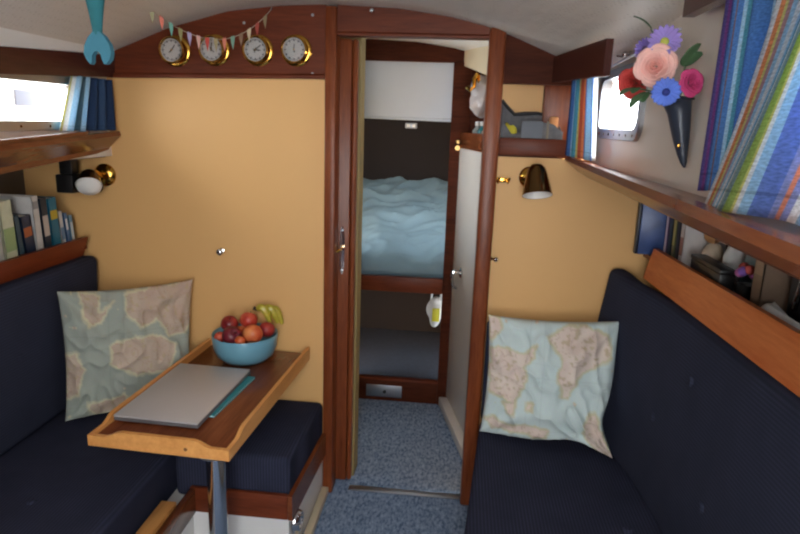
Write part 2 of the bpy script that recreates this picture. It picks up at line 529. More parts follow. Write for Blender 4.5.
obj("handle", tube([h0, h0 - NRM * 0.03 + Vector((0, 0, 0.004)), h0 - NRM * 0.036 + Vector((0, 0, -0.03)), h0 - NRM * 0.028 + Vector((0, 0, -0.062)), h0 - NRM * 0.01 + Vector((0, 0, -0.074))], [0.008, 0.009, 0.009, 0.007, 0.005]), "chrome", hb)
struct("baseboard_right", slab(0.0, L - 0.02, 0.0, 0.045, -0.035, 0.011, bevel=0.004), "white")
ps = thing("shelf", "mahogany shelf above the white locker front", "shelf", tuple(A + ABn * 0.2 + Vector((0, 0, 1.285))))
obj("fiddle", slab(0.02, L - 0.13, 1.285, 1.355, 0.0, 0.014, bevel=0.003), "wood_y", ps)
obj("shelf_board", slab(0.02, L - 0.13, 1.286, 1.30, 0.014, 0.10), "wood_y", ps)
struct("wall_shelf_back", slab(0, L - 0.13, 1.286, 1.66, 0.10, 0.112), "wood_dark_y", smooth=False)
def spt(t, d, z): v_ = A + ABn * t + NRM * d; return (v_.x, v_.y, z)
up = loft([[spt(0, d, 1.652), spt(L - 0.1, d, 1.532), spt(L - 0.1, d, 1.70), spt(0, d, 1.715)] for d in (0.0, 0.012)])
struct("wall_passage_top", up, "cream", smooth=False)

# forward bulkhead with its opening
bm = bm_new()
def fpoly(x0, x1, zb, n=10): return [(x0, zb), (x1, zb)] + [(x1 + (x0 - x1) * i / n, zc(x1 + (x0 - x1) * i / n) + 0.008) for i in range(n + 1)]
struct("trim_13", prism(fpoly(-0.60, 0.10, 1.657), "Y", YF, YF + 0.025), "wood_dark", smooth=False)
struct("trim_14", box(-0.052, 0.03, YF - 0.01, YF + 0.03, 0.0, 1.66, 0.003), "wood_dark")
struct("trim_15", box(-0.60, -0.462, YF - 0.005, YF + 0.025, 0.0, 1.657, 0.003), "wood_dark")
struct("trim_16", box(-0.462, -0.052, YF - 0.006, YF + 0.02, 0.58, 0.655, 0.004), "wood_x")
struct("trim_17", box(-0.462, -0.052, YF - 0.006, YF + 0.02, 0.0, 0.112, 0.004), "wood_dark")
struct("trim_18", box(-0.464, -0.050, YF - 0.012, YF + 0.024, 0.112, 0.124, 0.003), "wood_x")
struct("wall_far_right", box(0.03, 0.12, YF - 0.005, YF + 0.025, 0.0, 1.70), "wood_dark", smooth=False)

bl = thing("window_blind", "pale grey pull-down blind hung in the forward cabin opening", "blind", (-0.26, YF + 0.01, 1.40))
obj("cloth", grid(lambda u, v: (-0.458 + 0.409 * u, YF + 0.022 + 0.004 * math.sin(v * 3), 1.412 + 0.245 * v), 8, 12), "blind", bl)
obj("bottom_bar", tube([(-0.459, YF + 0.022, 1.408), (-0.053, YF + 0.022, 1.404)], 0.007, 10), "blind", bl)
cl = thing("cabin_light", "small grey light unit mounted below the pale grey blind", "lamp", (-0.235, YF + 0.02, 1.36))
obj("body", box(-0.262, -0.208, YF + 0.004, YF + 0.03, 1.362, 1.388, 0.004), "steel", cl)
for dx in (-0.012, 0.012): obj("lens", box(-0.235 + dx - 0.008, -0.235 + dx + 0.008, YF + 0.001, YF + 0.004, 1.368, 1.382, 0.001), "shade_white", cl)

# forward cabin lining
struct("wall_bow", box(-1.0, 0.5, 4.35, 4.38, 0.0, 1.75), "dark", smooth=False)
struct("wall_bow_left", prism([(-1.0, 2.915), (-0.72, 4.35), (-0.75, 4.36), (-1.03, 2.92)], "Z", 0.0, 1.75), "dark", smooth=False)
struct("wall_bow_right", prism([(0.44, 2.915), (0.2, 4.35), (0.23, 4.36), (0.47, 2.92)], "Z", 0.0, 1.75), "dark", smooth=False)
bm = bm_new()   # foredeck underside with an open hatch over the berth
for (x0, x1, y0, y1) in ((-1.05, -0.52, 2.91, 4.4), (0.02, 0.55, 2.91, 4.4), (-0.52, 0.02, 2.91, 2.98), (-0.52, 0.02, 3.30, 4.4)):
    add_box(bm, x0, x1, y0, y1, 1.66, 1.69)
struct("ceiling_forward", bm, "head", smooth=False)
be = thing("berth", "built-in mahogany berth filling the forward cabin", "bed", (-0.26, 3.6, 0.0))
obj("berth_board", box(-0.74, 0.22, YF + 0.03, 4.25, 0.58, 0.61), "wood_x", be)
obj("mattress", box(-0.72, 0.20, YF + 0.085, 4.22, 0.612, 0.695, 0.02), "duvet", be)
struct("floor_cubby", box(-0.8, 0.3, YF + 0.03, 3.7, 0.06, 0.10), plain("shade-darkened cubby carpet", (50, 55, 66), 0.9, var=0.2, vscale=60), smooth=False)  # carpet in a darker colour, standing in for shade under the berth
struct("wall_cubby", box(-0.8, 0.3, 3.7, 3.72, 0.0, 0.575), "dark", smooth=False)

def duvet(u, v):
    x = -0.70 + 0.88 * u
    y = YF + 0.008 + 1.1 * v
    z = 0.712 + 0.30 * (v ** 1.05) + 0.035 * noise.noise(Vector((x * 3, y * 5, 0)))
    ridge = noise.noise(Vector((x * 6 + y * 3, y * 9 - x * 5, 3)))
    z += 0.02 * (1 - abs(ridge)) ** 3 * (0.4 + v) - 0.012 + 0.010 * math.sin(x * 22 + y * 9)
    z = max(z + 0.012, 0.708)
    if v < 0.08:
        s = v / 0.08
        z = 0.664 + (z - 0.664) * math.sin(s * PI / 2) ** 0.9
        y = YF + 0.034 + 0.05 * s * s + 0.005 * math.sin(x * 30)
    return (x, y, z)
o = obj("duvet", grid(duvet, 80, 80), "duvet")
mod = o.modifiers.new("thick", "SOLIDIFY"); mod.thickness = 0.008; mod.offset = 1
tag(o, "rumpled pale blue duvet on the forward berth seen through the doorway", "duvet")

# vent plate on the plinth, plastic bag in the cubby
vp = thing("locker_catch", "grey metal catch plate on the plinth below the berth", "catch", (-0.325, YF - 0.006, 0.02))
obj("plate", box(-0.413, -0.232, YF - 0.011, YF - 0.0065, 0.022, 0.086, 0.002), "steel", vp)
obj("knob", lathe([(0, 0), (0.009, 0), (0.009, 0.004), (0.006, 0.006), (0, 0.006)], 16, (-0.318, YF - 0.011, 0.052), (0, -1, 0)), "black", vp)
bm = ball((-0.085, 3.06, 0.44), 0.075, 28, 20, (0.55, 0.6, 1.2))
for v in bm.verts:
    n = noise.noise(v.co * 14); v.co += (v.co - Vector((-0.085, 3.06, 0.44))).normalized() * n * 0.028
sb = thing("carrier_bag", "white plastic carrier bag in the dark space under the berth", "bag", (-0.085, 3.06, 0.35))
obj("bag_body", bm, plain("white plastic film", (205, 205, 200), 0.35), sb)
obj("yellow_label", box(-0.10, -0.062, 3.0, 3.012, 0.40, 0.47, 0.003), plain("yellow print", (214, 206, 60), 0.5), sb)
o = obj("handle", tube([(-0.11, 3.05, 0.50), (-0.105, 3.05, 0.55), (-0.085, 3.05, 0.577), (-0.06, 3.05, 0.55), (-0.06, 3.05, 0.50)], 0.006), plain("white plastic handle", (205, 205, 200), 0.35), sb)

# things on the passage shelf
def sp(t, d, z): return A + ABn * t + NRM * d + Vector((0, 0, z))
bc = sp(0.29, 0.03, 1.495)
bm = ball(bc, 0.078, 30, 22, (0.62, 1.1, 0.9))
for v in bm.verts:
    q = v.co - bc; n = noise.noise(v.co * 16) + 0.5 * noise.noise(v.co * 40)
    v.co += q.normalized() * n * 0.026
    if v.co.z > bc.z + 0.03: v.co.x += 0.0; v.co.z += 0.03 * (v.co.z - bc.z - 0.03) / 0.05
film, nt, b = new_mat("crumpled clear film"); b.inputs["Base Color"].default_value = lin((196, 190, 190)); b.inputs["Roughness"].default_value = 0.22; b.inputs["Alpha"].default_value = 0.8
cb = thing("plastic_bag", "crumpled clear plastic bag hanging from a brass hook over passage shelf", "bag", tuple(bc - Vector((0, 0, 0.08))))
obj("bag_body", bm, film, cb)
obj("red_print", ball(bc + Vector((-0.045, 0.0, -0.01)), 0.02, 12, 8, (0.4, 1, 1.2)), plain("faded red print", (170, 110, 112), 0.5), cb)
hk = sp(0.33, 0.012, 1.57)
bh = thing("hook", "polished brass hook above the crumpled clear bag", "hook", tuple(hk + Vector((0, 0, -0.06))))
obj("backplate", lathe([(0, 0), (0.018, 0), (0.018, 0.004), (0.012, 0.007), (0, 0.007)], 18, tuple(hk - NRM * 0.012), tuple(-NRM)), "brass", bh)
k0 = hk - NRM * 0.018
obj("prong", tube([k0 + Vector((0, 0, 0.02)), k0 - NRM * 0.012, k0 - NRM * 0.012 + Vector((0, 0, -0.03)), k0 - NRM * 0.03 + Vector((0, 0, -0.045)), k0 - NRM * 0.042 + Vector((0, 0, -0.03))], [0.009, 0.010, 0.008, 0.008, 0.010]), "brass", bh)
botc = [((0.15, "clear jar with pale lid on the passage shelf, nearest the berth", (150, 160, 160), (214, 214, 210))), (0.235, "small teal bottle between jars on the passage shelf", (40, 120, 130), (220, 220, 220)), (0.31, "white squat bottle on the passage shelf", (196, 190, 184), (150, 60, 60)), (0.385, "reddish brown bottle on passage shelf beside the doorpost", (120, 66, 60), (230, 226, 220))]
for t, lab, c1, c2 in botc:
    q = sp(t, 0.055, 1.301)
    bt = thing("bottle", lab, "bottle", tuple(q), "toiletries on the passage shelf")
    obj("body", lathe([(0, 0), (0.022, 0), (0.024, 0.004), (0.024, 0.062), (0.012, 0.076), (0.011, 0.084), (0, 0.084)], 18, tuple(q)), plain("bottle body", c1, 0.25), bt)
    obj("cap", lathe([(0.0, 0.0845), (0.013, 0.0845), (0.013, 0.102), (0.0, 0.104)], 16, tuple(q)), plain("bottle cap", c2, 0.35), bt)
# jars standing on the lower ledge, seen against the fiddle
q = sp(0.36, -0.001, 1.287)
sl = thing("brass_catch", "small round catch on the post beside the passage shelf", "catch", (-0.016, YF - 0.011, 1.30))
obj("knob", lathe([(0, 0), (0.012, 0), (0.012, 0.01), (0.009, 0.016), (0, 0.017)], 16, (-0.016, YF - 0.0105, 1.31), (0, -1, 0)), "brass_dark", sl)
obj("keeper", lathe([(0, 0), (0.012, 0), (0.012, 0.008), (0, 0.008)], 16, (-0.016, YF - 0.0105, 1.283), (0, -1, 0)), "brass_dark", sl)

# ------------------------------------------------------------------ cabin sides
def holed_wall(X, th, y0, y1, z0f, z1f, holes):
    """sheet at x=X..X+th between y0,y1; z limits are functions of y; rectangular holes"""
    bm = bm_new()
    yl = sorted({y0, y1, *[h[0] for h in holes], *[h[1] for h in holes], *[y0 + (y1 - y0) * i / 12 for i in range(13)]})
    zi = sorted({h[2] for h in holes} | {h[3] for h in holes})
    for a, b in zip(yl[:-1], yl[1:]):
        levels = [None] + zi + ["top"]
        for p, q in zip(levels[:-1], levels[1:]):
            def zz(l, y): return z0f(y) if l is None else (z1f(y) if l == "top" else l)
            if any(a >= h[0] - 1e-6 and b <= h[1] + 1e-6 and p == h[2] and q == h[3] for h in holes): continue
            P = [(X, a, zz(p, a)), (X, b, zz(p, b)), (X, b, zz(q, b)), (X, a, zz(q, a))]
            loft([[Vector(v) for v in P], [Vector(v) + Vector((th, 0, 0)) for v in P]], bm=bm)
    return bm

ZR0, ZR1 = 1.385, 1.535
w2 = (1.535, 1.965); w3 = (0.18, 0.86)
struct("wall_right", holed_wall(0.42, 0.02, -0.75, YB, lambda y: 1.27, lambda y: zc(0.43, y) + 0.01, [(w2[0], w2[1], ZR0, ZR1), (w3[0], w3[1], ZR0, ZR1)]), "offwhite", smooth=False)
ZL0, ZL1 = 1.352, 1.472
w1 = (1.10, 1.90)
struct("wall_left", holed_wall(-1.24, 0.02, -0.75, YB, lambda y: 1.24, lambda y: zc(-1.23, y) + 0.01, [(w1[0], w1[1], ZL0, ZL1)]), "offwhite", smooth=False)

def rrect(y0, y1, z0, z1, r, n=6):
    pts = []
    for cy, cz, a0 in ((y1 - r, z1 - r, 0), (y0 + r, z1 - r, PI / 2), (y0 + r, z0 + r, PI), (y1 - r, z0 + r, 1.5 * PI)):
        for i in range(n + 1):
            a = a0 + (PI / 2) * i / n
            pts.append((cy + r * math.cos(a), cz + r * math.sin(a)))
    return pts
def window(name, xin, xout, wy, wz, lab):
    """aluminium frame with rounded corners on the wall's inner face, pane, screws"""
    s = 1 if xout > xin else -1
    cy, cz = (wy[0] + wy[1]) / 2, (wz[0] + wz[1]) / 2
    e = bpy.data.objects.new(name, None); COL.objects.link(e); e.location = (xin, cy, wz[0]); e["kind"] = "structure"; e["label"] = lab
    outer = rrect(wy[0] - 0.018, wy[1] + 0.018, wz[0] - 0.022, wz[1] + 0.018, 0.045)
    inner = rrect(wy[0] + 0.008, wy[1] - 0.008, wz[0] + 0.006, wz[1] - 0.006, 0.032)
    x0, x1 = xin - s * 0.010, xout
    rings = [[(x0 + s * 0.003, *p) for p in outer], [(x0, *[p[0] + (cy - p[0]) * 0.01, p[1] + (cz - p[1]) * 0.02]) for p in outer], [(x0, *p) for p in inner], [(x1, *p) for p in inner], [(x1, *p) for p in outer]]
    bm = bm_new(); R = [[bm.verts.new(v) for v in r] for r in rings]; n = len(outer)
    for k in range(5):
        a, b = R[k], R[(k + 1) % 5]
        for i in range(n): bm.faces.new((a[i], a[(i + 1) % n], b[(i + 1) % n], b[i]))
    bmesh.ops.recalc_face_normals(bm, faces=bm.faces)
    fr = obj("frame", bm, "steel", e)
    xg = (xin + xout) / 2
    obj("pane", prism(inner, "X", xg - 0.002, xg + 0.002), "glass", e)
    ns = 7
    for i in range(ns):
        y = wy[0] + 0.03 + (wy[1] - wy[0] - 0.06) * i / (ns - 1)
        obj("screw", lathe([(0, 0), (0.004, 0), (0.003, 0.0015), (0, 0.002)], 8, (x0, y, wz[0] - 0.009), (-s, 0, 0)), "brass_dark", fr)
    return e
window("window_1", -1.22, -1.24, w1, (ZL0, ZL1), "long low window in the port cabin side with pale boats outside")
window("window_2", 0.42, 0.44, w2, (ZR0, ZR1), "bright rounded window beside the small striped curtain")
window("window_3", 0.42, 0.44, w3, (ZR0, ZR1), "bright rounded window behind the large striped curtain")

struct("wall_passage_port", holed_wall(-0.60, 0.02, YB + 0.19, YF, lambda y: 0.0, lambda y: zc(-0.6, y) + 0.01, [(PORT[0], PORT[1], 1.10, 1.50)]), "cream", smooth=False)
window("window_added", -0.58, -0.60, PORT, (1.10, 1.50), "unseen porthole added to light the passage from port")  # made-up opening, brings light onto the white locker front
# header boards over the windows
struct("trim_19", loft([[(-1.205, y, 1.518 - d * 0.056), (-1.185, y, 1.505 - d * 0.056), (-1.178, y, 1.576 - d * 0.062), (-1.205, y, 1.576 - d * 0.062)] for y, d in ((YB - 0.009, 0), (-0.1, 2.17))]), "wood_dark_y", smooth=False)
struct("trim_20", loft([[(0.345 + k, y, 1.512 - e), (0.362 + k, y, 1.512 - e), (0.362 + k, y, 1.597 - e * 0.6), (0.345 + k, y, 1.597 - e * 0.6)] for y, k, e in ((YB - 0.012, -0.07, -0.016), (1.80, -0.045, -0.008), (1.56, -0.020, 0.0))]), "wood_dark_y", smooth=False)
struct("trim_21", loft([[(0.378, y, 1.588), (0.398, y, 1.588), (0.398, y, zc(0.39, y) + 0.004), (0.378, y, zc(0.385, y) + 0.004)] for y in (1.205, -0.1)]), "wood_dark_y", smooth=False)
# white lining strip between port header and ceiling
struct("trim_22", loft([[(-1.204, y, 1.577 - d * 0.062), (-1.184, y, 1.577 - d * 0.062), (-1.180, y, 1.604), (-1.204, y, 1.604)] for y, d in ((YB - 0.01, 0), (-0.1, 2.17))]), "white", smooth=False)

# window sills: shelf with a lip, sloping fascia below; side deck undersides
def sill_r(y):
    d = (2.06 - y) / 1.35
    return [(0.338 - 0.052 * d, y, 1.288), (0.345 - 0.052 * d, y, 1.300), (0.362 - 0.045 * d, y, 1.300), (0.37 - 0.045 * d, y, 1.283), (0.4195, y, 1.283), (0.4195, y, 1.268), (0.436, y, 1.255), (0.436, y, 1.234 - 0.012 * d), (0.418 - 0.006 * d, y, 1.234 - 0.012 * d), (0.404 - 0.012 * d, y, 1.242 - 0.012 * d), (0.392 - 0.016 * d, y, 1.252 - 0.008 * d), (0.385 - 0.02 * d, y, 1.252 - 0.008 * d)]
struct("trim_23", loft([sill_r(y) for y in (YB - 0.0005, 1.4, 0.71, 0.0, -0.74)]), "wood_y", smooth=False)
def sill_l(y):
    d = (2.06 - y) / 0.6
    k = -0.035 + 0.055 * d; e = -0.022 * d
    return [(-1.135 + k, y, 1.312 + e), (-1.14 + k, y, 1.326 + e), (-1.16 + k, y, 1.326 + e), (-1.168 + k, y, 1.305 + e), (-1.2195, y, 1.305 + e), (-1.245, y, 1.29 + e), (-1.245, y, 1.255 + e * 1.6), (-1.2 + k * 0.7, y, 1.255 + e * 1.6), (-1.19 + k * 0.7, y, 1.270 + e * 1.4)]
struct("trim_24", loft([sill_l(y) for y in (2.06, 1.6, 1.1, 0.3, -0.74)]), "wood_y", smooth=False)
struct("trim_25", loft([[(-1.173 + 0.055 * d, y, 1.3265 - 0.022 * d), (-1.168 + 0.055 * d, y, 1.338 - 0.022 * d), (-1.190 + 0.055 * d, y, 1.338 - 0.022 * d), (-1.195 + 0.055 * d, y, 1.3265 - 0.022 * d)] for y, d in ((1.84, 0.37), (1.2, 1.43), (0.3, 2.93))]), "wood_y", smooth=False)
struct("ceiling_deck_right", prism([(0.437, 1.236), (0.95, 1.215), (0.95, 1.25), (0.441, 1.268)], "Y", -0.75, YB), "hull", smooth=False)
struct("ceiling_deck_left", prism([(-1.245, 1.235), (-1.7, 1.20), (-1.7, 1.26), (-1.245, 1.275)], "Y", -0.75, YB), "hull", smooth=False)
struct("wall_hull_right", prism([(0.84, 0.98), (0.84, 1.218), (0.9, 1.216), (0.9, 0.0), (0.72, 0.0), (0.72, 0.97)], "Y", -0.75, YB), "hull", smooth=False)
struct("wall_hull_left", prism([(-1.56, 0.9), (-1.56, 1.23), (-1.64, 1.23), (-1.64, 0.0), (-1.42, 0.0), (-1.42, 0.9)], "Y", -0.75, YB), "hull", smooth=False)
struct("wall_aft", prism([(-1.7, 0.0), (0.95, 0.0), (0.95, 1.24), (0.43, 1.24), (0.38, 0.66), (-0.24, 0.66), (-0.24, 1.66), (-1.25, 1.66), (-1.7, 1.24)], "Y", -0.78, -0.75), "wood_x", smooth=False)  # unseen; port part raised to keep daylight off that side

# ------------------------------------------------------------------ settees
def rounded_cushion(rings, r=0.03, subs=2):
    """rings: cross sections along Y (lists of 4 corners), softened"""
    bm = loft(rings)
    es = [e for e in bm.edges if len(e.link_faces) == 2 and e.calc_face_angle(0) > math.radians(40)]
    bmesh.ops.bevel(bm, geom=es, offset=r, segments=4, affect="EDGES", profile=0.5)
    return bm

def button(c, n, parent, mat):
    obj("button", lathe([(0, -0.003), (0.013, -0.003), (0.013, 0.001), (0.009, 0.005), (0, 0.006)], 16, c, n), mat, parent)

def face_r(y):     # inboard face of starboard backrest
    P = [(2.07, 0.435), (1.9, 0.515), (1.7, 0.552), (1.5, 0.566), (0.5, 0.60), (-0.7, 0.62)]
    for (a, xa), (b, xb) in zip(P[:-1], P[1:]):
        if y >= b: return xa + (xb - xa) * (y - a) / (b - a)
    return P[-1][1]
YS = [2.06, 2.0, 1.9, 1.8, 1.7, 1.6, 1.5, 1.2, 0.9, 0.6, 0.3, 0.0, -0.3, -0.7]
def front_r(y): return 0.126 - 0.092 * (2.08 - y)
sr = thing("settee_base", "cream fronted settee base along the starboard side", "settee", (0.3, 1.0, 0.0))
obj("plinth", loft([[(front_r(y) + 0.012, y, 0.0), (0.715, y, 0.0), (0.715, y, 0.275), (front_r(y) + 0.012, y, 0.275)] for y in (2.04, 1.4, 0.7, -0.7)]), "white", sr, smooth=False)
obj("kick_strip", loft([[(front_r(y) + 0.002, y, 0.0), (front_r(y) + 0.011, y, 0.0), (front_r(y) + 0.011, y, 0.03), (front_r(y) + 0.002, y, 0.03)] for y in (2.035, 1.4, 0.7, -0.7)]), "cream", sr, smooth=False)
sc = thing("seat_cushion", "long navy corded seat cushion on the starboard settee", "cushion", (0.3, 1.0, 0.277))
obj("cushion", rounded_cushion([[(front_r(y) - (0.0), y, 0.277), (face_r(y) + 0.05, y, 0.277), (face_r(y) + 0.05, y, 0.366), (front_r(y), y, 0.37)] for y in [2.035] + YS[1:]], 0.022), "navy_seat", sc)
for (x, y) in ((0.235, 1.36), (0.49, 1.46), (0.12, 0.9)): button((x, y, 0.37), (0, 0, 1), sc, "navy_seat")
bk = thing("back_cushion", "tall navy backrest cushion along the starboard settee", "cushion", (0.58, 1.0, 0.38))
rings = []
for y in YS:
    f = face_r(y)
    x1 = max(f + 0.062, 0.585 if y < 2.0 else f + 0.05)
    zt = 0.932 + (0.010 if y > 1.99 else 0)
    k = 0.05 * max(0.0, (y - 1.9) / 0.16)
    rings.append([(f, y, 0.372), (f + 0.055, y, 0.372), (f + 0.082 + k, y, zt), (f + 0.026 + k, y, zt)])
obj("cushion", rounded_cushion(rings, 0.022), "navy_back", bk)
for (z, y) in ((0.62, 1.62), (0.57, 1.28), (0.8, 1.45)): button((face_r(y) + 0.026 * (z - 0.372) / 0.558 - 0.001, y, z), (-1, 0, 0.03), bk, "navy_back")

ec = thing("end_cushion", "navy cushion standing on edge behind the bright map cushion", "cushion", (0.27, 2.05, 0.372))
obj("cushion", rounded_cushion([[(0.1225, y, 0.3725), (0.38, y, 0.3725), (0.38, y, 0.742), (0.1225, y, 0.742)] for y in (1.995, 2.043)], 0.016), "navy_back", ec)
# port settee (long part along the hull, short part under the table)
sl_ = thing("settee_base", "white fronted L-shaped settee base to port with mahogany edging", "settee", (-1.0, 1.6, 0.0))
bm = bm_new()
add_box(bm, -1.40, -0.79, -0.7, 2.07, 0.0, 0.20); prism([(-0.789, 1.663), (-0.4745, 1.663), (-0.457, 2.07), (-0.789, 2.07)], "Z", 0.0, 0.20, bm)
obj("plinth", bm, "white", sl_, smooth=False)
obj("rail", box(-0.79, -0.475, 1.645, 1.662, 0.165, 0.25, 0.004), "wood_x", sl_)
obj("rail", loft([[(-0.4745 + k, y, 0.165), (-0.4600 + k, y, 0.165), (-0.4600 + k, y, 0.25), (-0.4745 + k, y, 0.25)] for y, k in ((1.6455, 0.0), (2.049, 0.018))]), "wood_y", sl_, smooth=False)
obj("rail", box(-0.7895, -0.770, -0.7, 1.6445, 0.165, 0.25, 0.004), "wood_y", sl_)
obj("front_panel", box(-0.769, -0.4725, 1.651, 1.6625, 0.0, 0.1648), "white", sl_, smooth=False)
obj("kick_strip", box(-0.4565, -0.43, 1.65, 2.049, 0.0, 0.03, 0.004), "cream", sl_)
obj("lid_board", box(-0.838, -0.791, 0.9, 1.56, 0.2005, 0.258, 0.003), "oak", sl_)
sk = obj("cabinet_catch", lathe([(0, 0), (0.040, 0), (0.040, 0.010), (0.032, 0.022), (0.025, 0.022), (0.020, 0.006), (0, 0.006)], 28, (-0.4715, 1.715, 0.115), (1, 0, 0)), "chrome", sl_)
obj("button", lathe([(0, 0.0), (0.010, 0.0), (0.010, 0.014), (0, 0.016)], 16, (-0.464, 1.715, 0.115), (1, 0, 0)), "steel", sk)

c1 = thing("seat_cushion", "long navy seat cushion on the port settee left of the table", "cushion", (-1.07, 1.2, 0.256))
obj("cushion", rounded_cushion([[(-1.345, y, 0.2015), (-0.85 , y, 0.2015), (-0.85, y, 0.366), (-1.345, y, 0.37)] for y in (2.074, 1.6, 1.0, 0.4, -0.7)], 0.022), "navy_seat", c1)
button((-1.09, 1.35, 0.369), (0, 0, 1), c1, "navy_seat")
c2 = thing("seat_cushion", "short navy seat cushion beneath the table against the yellow bulkhead", "cushion", (-0.63, 1.87, 0.253))
obj("cushion", rounded_cushion([[(-0.847, y, 0.2015), (-0.4755 + (y - 1.645) * 0.0446, y, 0.2015), (-0.4755 + (y - 1.645) * 0.0446, y, 0.368), (-0.847, y, 0.368)] for y in (2.074, 1.9, 1.664)], 0.02), "navy_seat", c2)
c3 = thing("back_cushion", "navy backrest cushion below the port bookshelf", "cushion", (-1.33, 1.2, 0.374))
obj("cushion", rounded_cushion([[(-1.40, y, 0.374), (-1.305, y, 0.374), (-1.272, y, 0.890), (-1.355, y, 0.886)] for y in (2.045, 1.6, 1.0, 0.4, -0.7)], 0.028), "navy_back", c3)
button((-1.289, 1.62, 0.66), (1, 0, -0.05), c3, "navy_back")

# ------------------------------------------------------------------ bookshelves
def fx(y): return 0.612 + 0.034 * (2.0 - y)
s1 = thing("bookshelf", "starboard bookshelf behind an orange varnished fiddle board", "shelf", (0.72, 1.0, 0.98))
obj("fiddle_board", loft([[(fx(y) - 0.013, y, 0.933), (fx(y) + 0.001, y, 0.933), (fx(y) + 0.024, y, 1.029), (fx(y) + 0.009, y, 1.029)] for y in (1.965, 1.4, 0.7, 0.0, -0.7)]), "wood_orange", s1, smooth=False)
obj("shelf_board", loft([[(fx(y) + 0.016, y, 0.981), (0.838, y, 0.981), (0.838, y, 0.995), (fx(y) + 0.016, y, 0.995)] for y in (2.075, 0.7, -0.7)]), "wood_y", s1, smooth=False)
s2 = thing("bookshelf", "port bookshelf with a red brown fiddle over the backrest", "shelf", (-1.42, 1.0, 0.9))
obj("fiddle_board", loft([[(-1.335, y, 0.888), (-1.32, y, 0.888), (-1.297, y, 0.957), (-1.313, y, 0.957)] for y in (2.02, 1.4, 0.7, -0.7)]), "red_shelf", s2, smooth=False)
obj("shelf_board", box(-1.558, -1.336, -0.7, 2.07, 0.902, 0.914), "red_shelf", s2, smooth=False)

PAGES = plain("book paper", (222, 214, 196), 0.9)
def book(loc, w, d, h, cover, label, group, lean=0.0, side=-1, yaw=0.0, band=None, cat="book"):
    """book standing on a shelf; spine towards the room (side -1: room lies at -X); w along Y"""
    e = thing("book", label, cat, loc, group, (lean, 0, yaw))
    cm = plain("book cover", cover, 0.4, var=0.08, vscale=30)
    bm = bm_new(); t = 0.0025; s = side
    x0, x1 = sorted((0.0, -s * d))
    add_box(bm, x0, x1, -w / 2, -w / 2 + t, 0, h); add_box(bm, x0, x1, w / 2 - t, w / 2, 0, h)
    xa, xb = sorted((0.0, -s * t)); add_box(bm, xa, xb, -w / 2, w / 2, 0, h)
    obj("cover", bm, cm, e, smooth=False, local=True)
    xa, xb = sorted((-s * (t + 0.0005), -s * (d - 0.004)))
    obj("pages", box(xa, xb, -w / 2 + t, w / 2 - t, 0.003, h - 0.003), PAGES, e, smooth=False, local=True)
    if band:
        z0, z1, c = band
        xa, xb = sorted((s * 0.0008, 0.0))
        obj("spine_label", box(xa, xb, -w / 2 + 0.003, w / 2 - 0.003, h * z0, h * z1), plain("spine label", c, 0.45), e, smooth=False, local=True)
    return e
G = "books on the port bookshelf"
LB = [  # w, h, d, colour, band, label
    (0.018, 0.118, 0.11, (120, 160, 186), (0.2, 0.8, (200, 214, 220)), "slim pale blue book at the bulkhead end of the port shelf"),
    (0.016, 0.130, 0.12, (84, 120, 164), (0.55, 0.85, (214, 218, 222)), "slim mid blue book second from the yellow bulkhead on the port shelf"),
    (0.020, 0.140, 0.12, (206, 208, 206), (0.3, 0.6, (110, 140, 170)), "thin white book third from the yellow bulkhead on the port shelf"),
    (0.040, 0.190, 0.13, (38, 112, 138), (0.62, 0.78, (196, 172, 58)), "thick teal book with a yellow spine block on the port shelf"),
    (0.032, 0.195, 0.13, (42, 50, 62), (0.35, 0.7, (190, 180, 170)), "dark slate book with a pale spine panel beside the teal book"),
    (0.030, 0.205, 0.13, (206, 204, 200), (0.8, 0.92, (150, 150, 150)), "tall white book standing beside the dark slate book"),
    (0.042, 0.150, 0.12, (36, 50, 74), (0.55, 0.75, (170, 96, 60)), "low navy book with an orange spine patch on the port shelf"),
    (0.022, 0.155, 0.12, (52, 78, 92), None, "low grey blue book left of the navy book"),
    (0.050, 0.205, 0.14, (206, 208, 178), (0.25, 0.6, (150, 172, 120)), "thick cream and green book at the near end of the port shelf"),
    (0.036, 0.200, 0.14, (186, 186, 180), None, "pale grey book at the edge of view on the port shelf"),
]
y = 2.035
for w, h, d, c, band, lab in LB:
    book((-1.345, y - w / 2 - 0.012, 0.9155), w, d, h, c, lab, G, 0.10 if h < 0.19 else 0.05, side=1, band=band)
    y -= w + 0.0085
# starboard: blue book facing aft, then spines, then oddments
bb = thing("book", "large dark blue picture book facing aft on starboard shelf", "book", (0.655, 2.035, 0.997), None, (0.0, 0.0, -0.10))
obj("cover", box(-0.062, 0.07, -0.012, 0.012, 0.0, 0.185, 0.002), plain("dark blue picture cover", (58, 84, 140), 0.35, var=0.35, vscale=14), bb, local=True)
obj("spine", box(-0.072, -0.0625, -0.013, 0.013, 0.0, 0.185, 0.003), plain("near black spine", (30, 34, 44), 0.4), bb, local=True)
G = "spines on the starboard bookshelf"
RB = [
    (0.022, 0.185, 0.12, (120, 84, 132), (0.1, 0.9, (206, 190, 200)), "slim purple book next to the large dark blue picture book"),
    (0.030, 0.180, 0.12, (40, 58, 70), None, "dark slate book second of the starboard spines"),
    (0.026, 0.180, 0.12, (120, 122, 84), (0.3, 0.8, (170, 164, 96)), "olive green book between dark spines on the starboard shelf"),
    (0.022, 0.175, 0.12, (36, 40, 48), None, "near black book just right of the olive green one"),
    (0.030, 0.180, 0.12, (206, 200, 196), (0.2, 0.5, (150, 110, 100)), "white book last of the starboard spines before the ornaments"),
]
y = 1.995
for w, h, d, c, band, lab in RB:
    book((fx(y) + 0.05, y - w / 2, 0.9965), w, d, h, c, lab, G, -0.06, side=-1, band=band)
    y -= w + 0.006
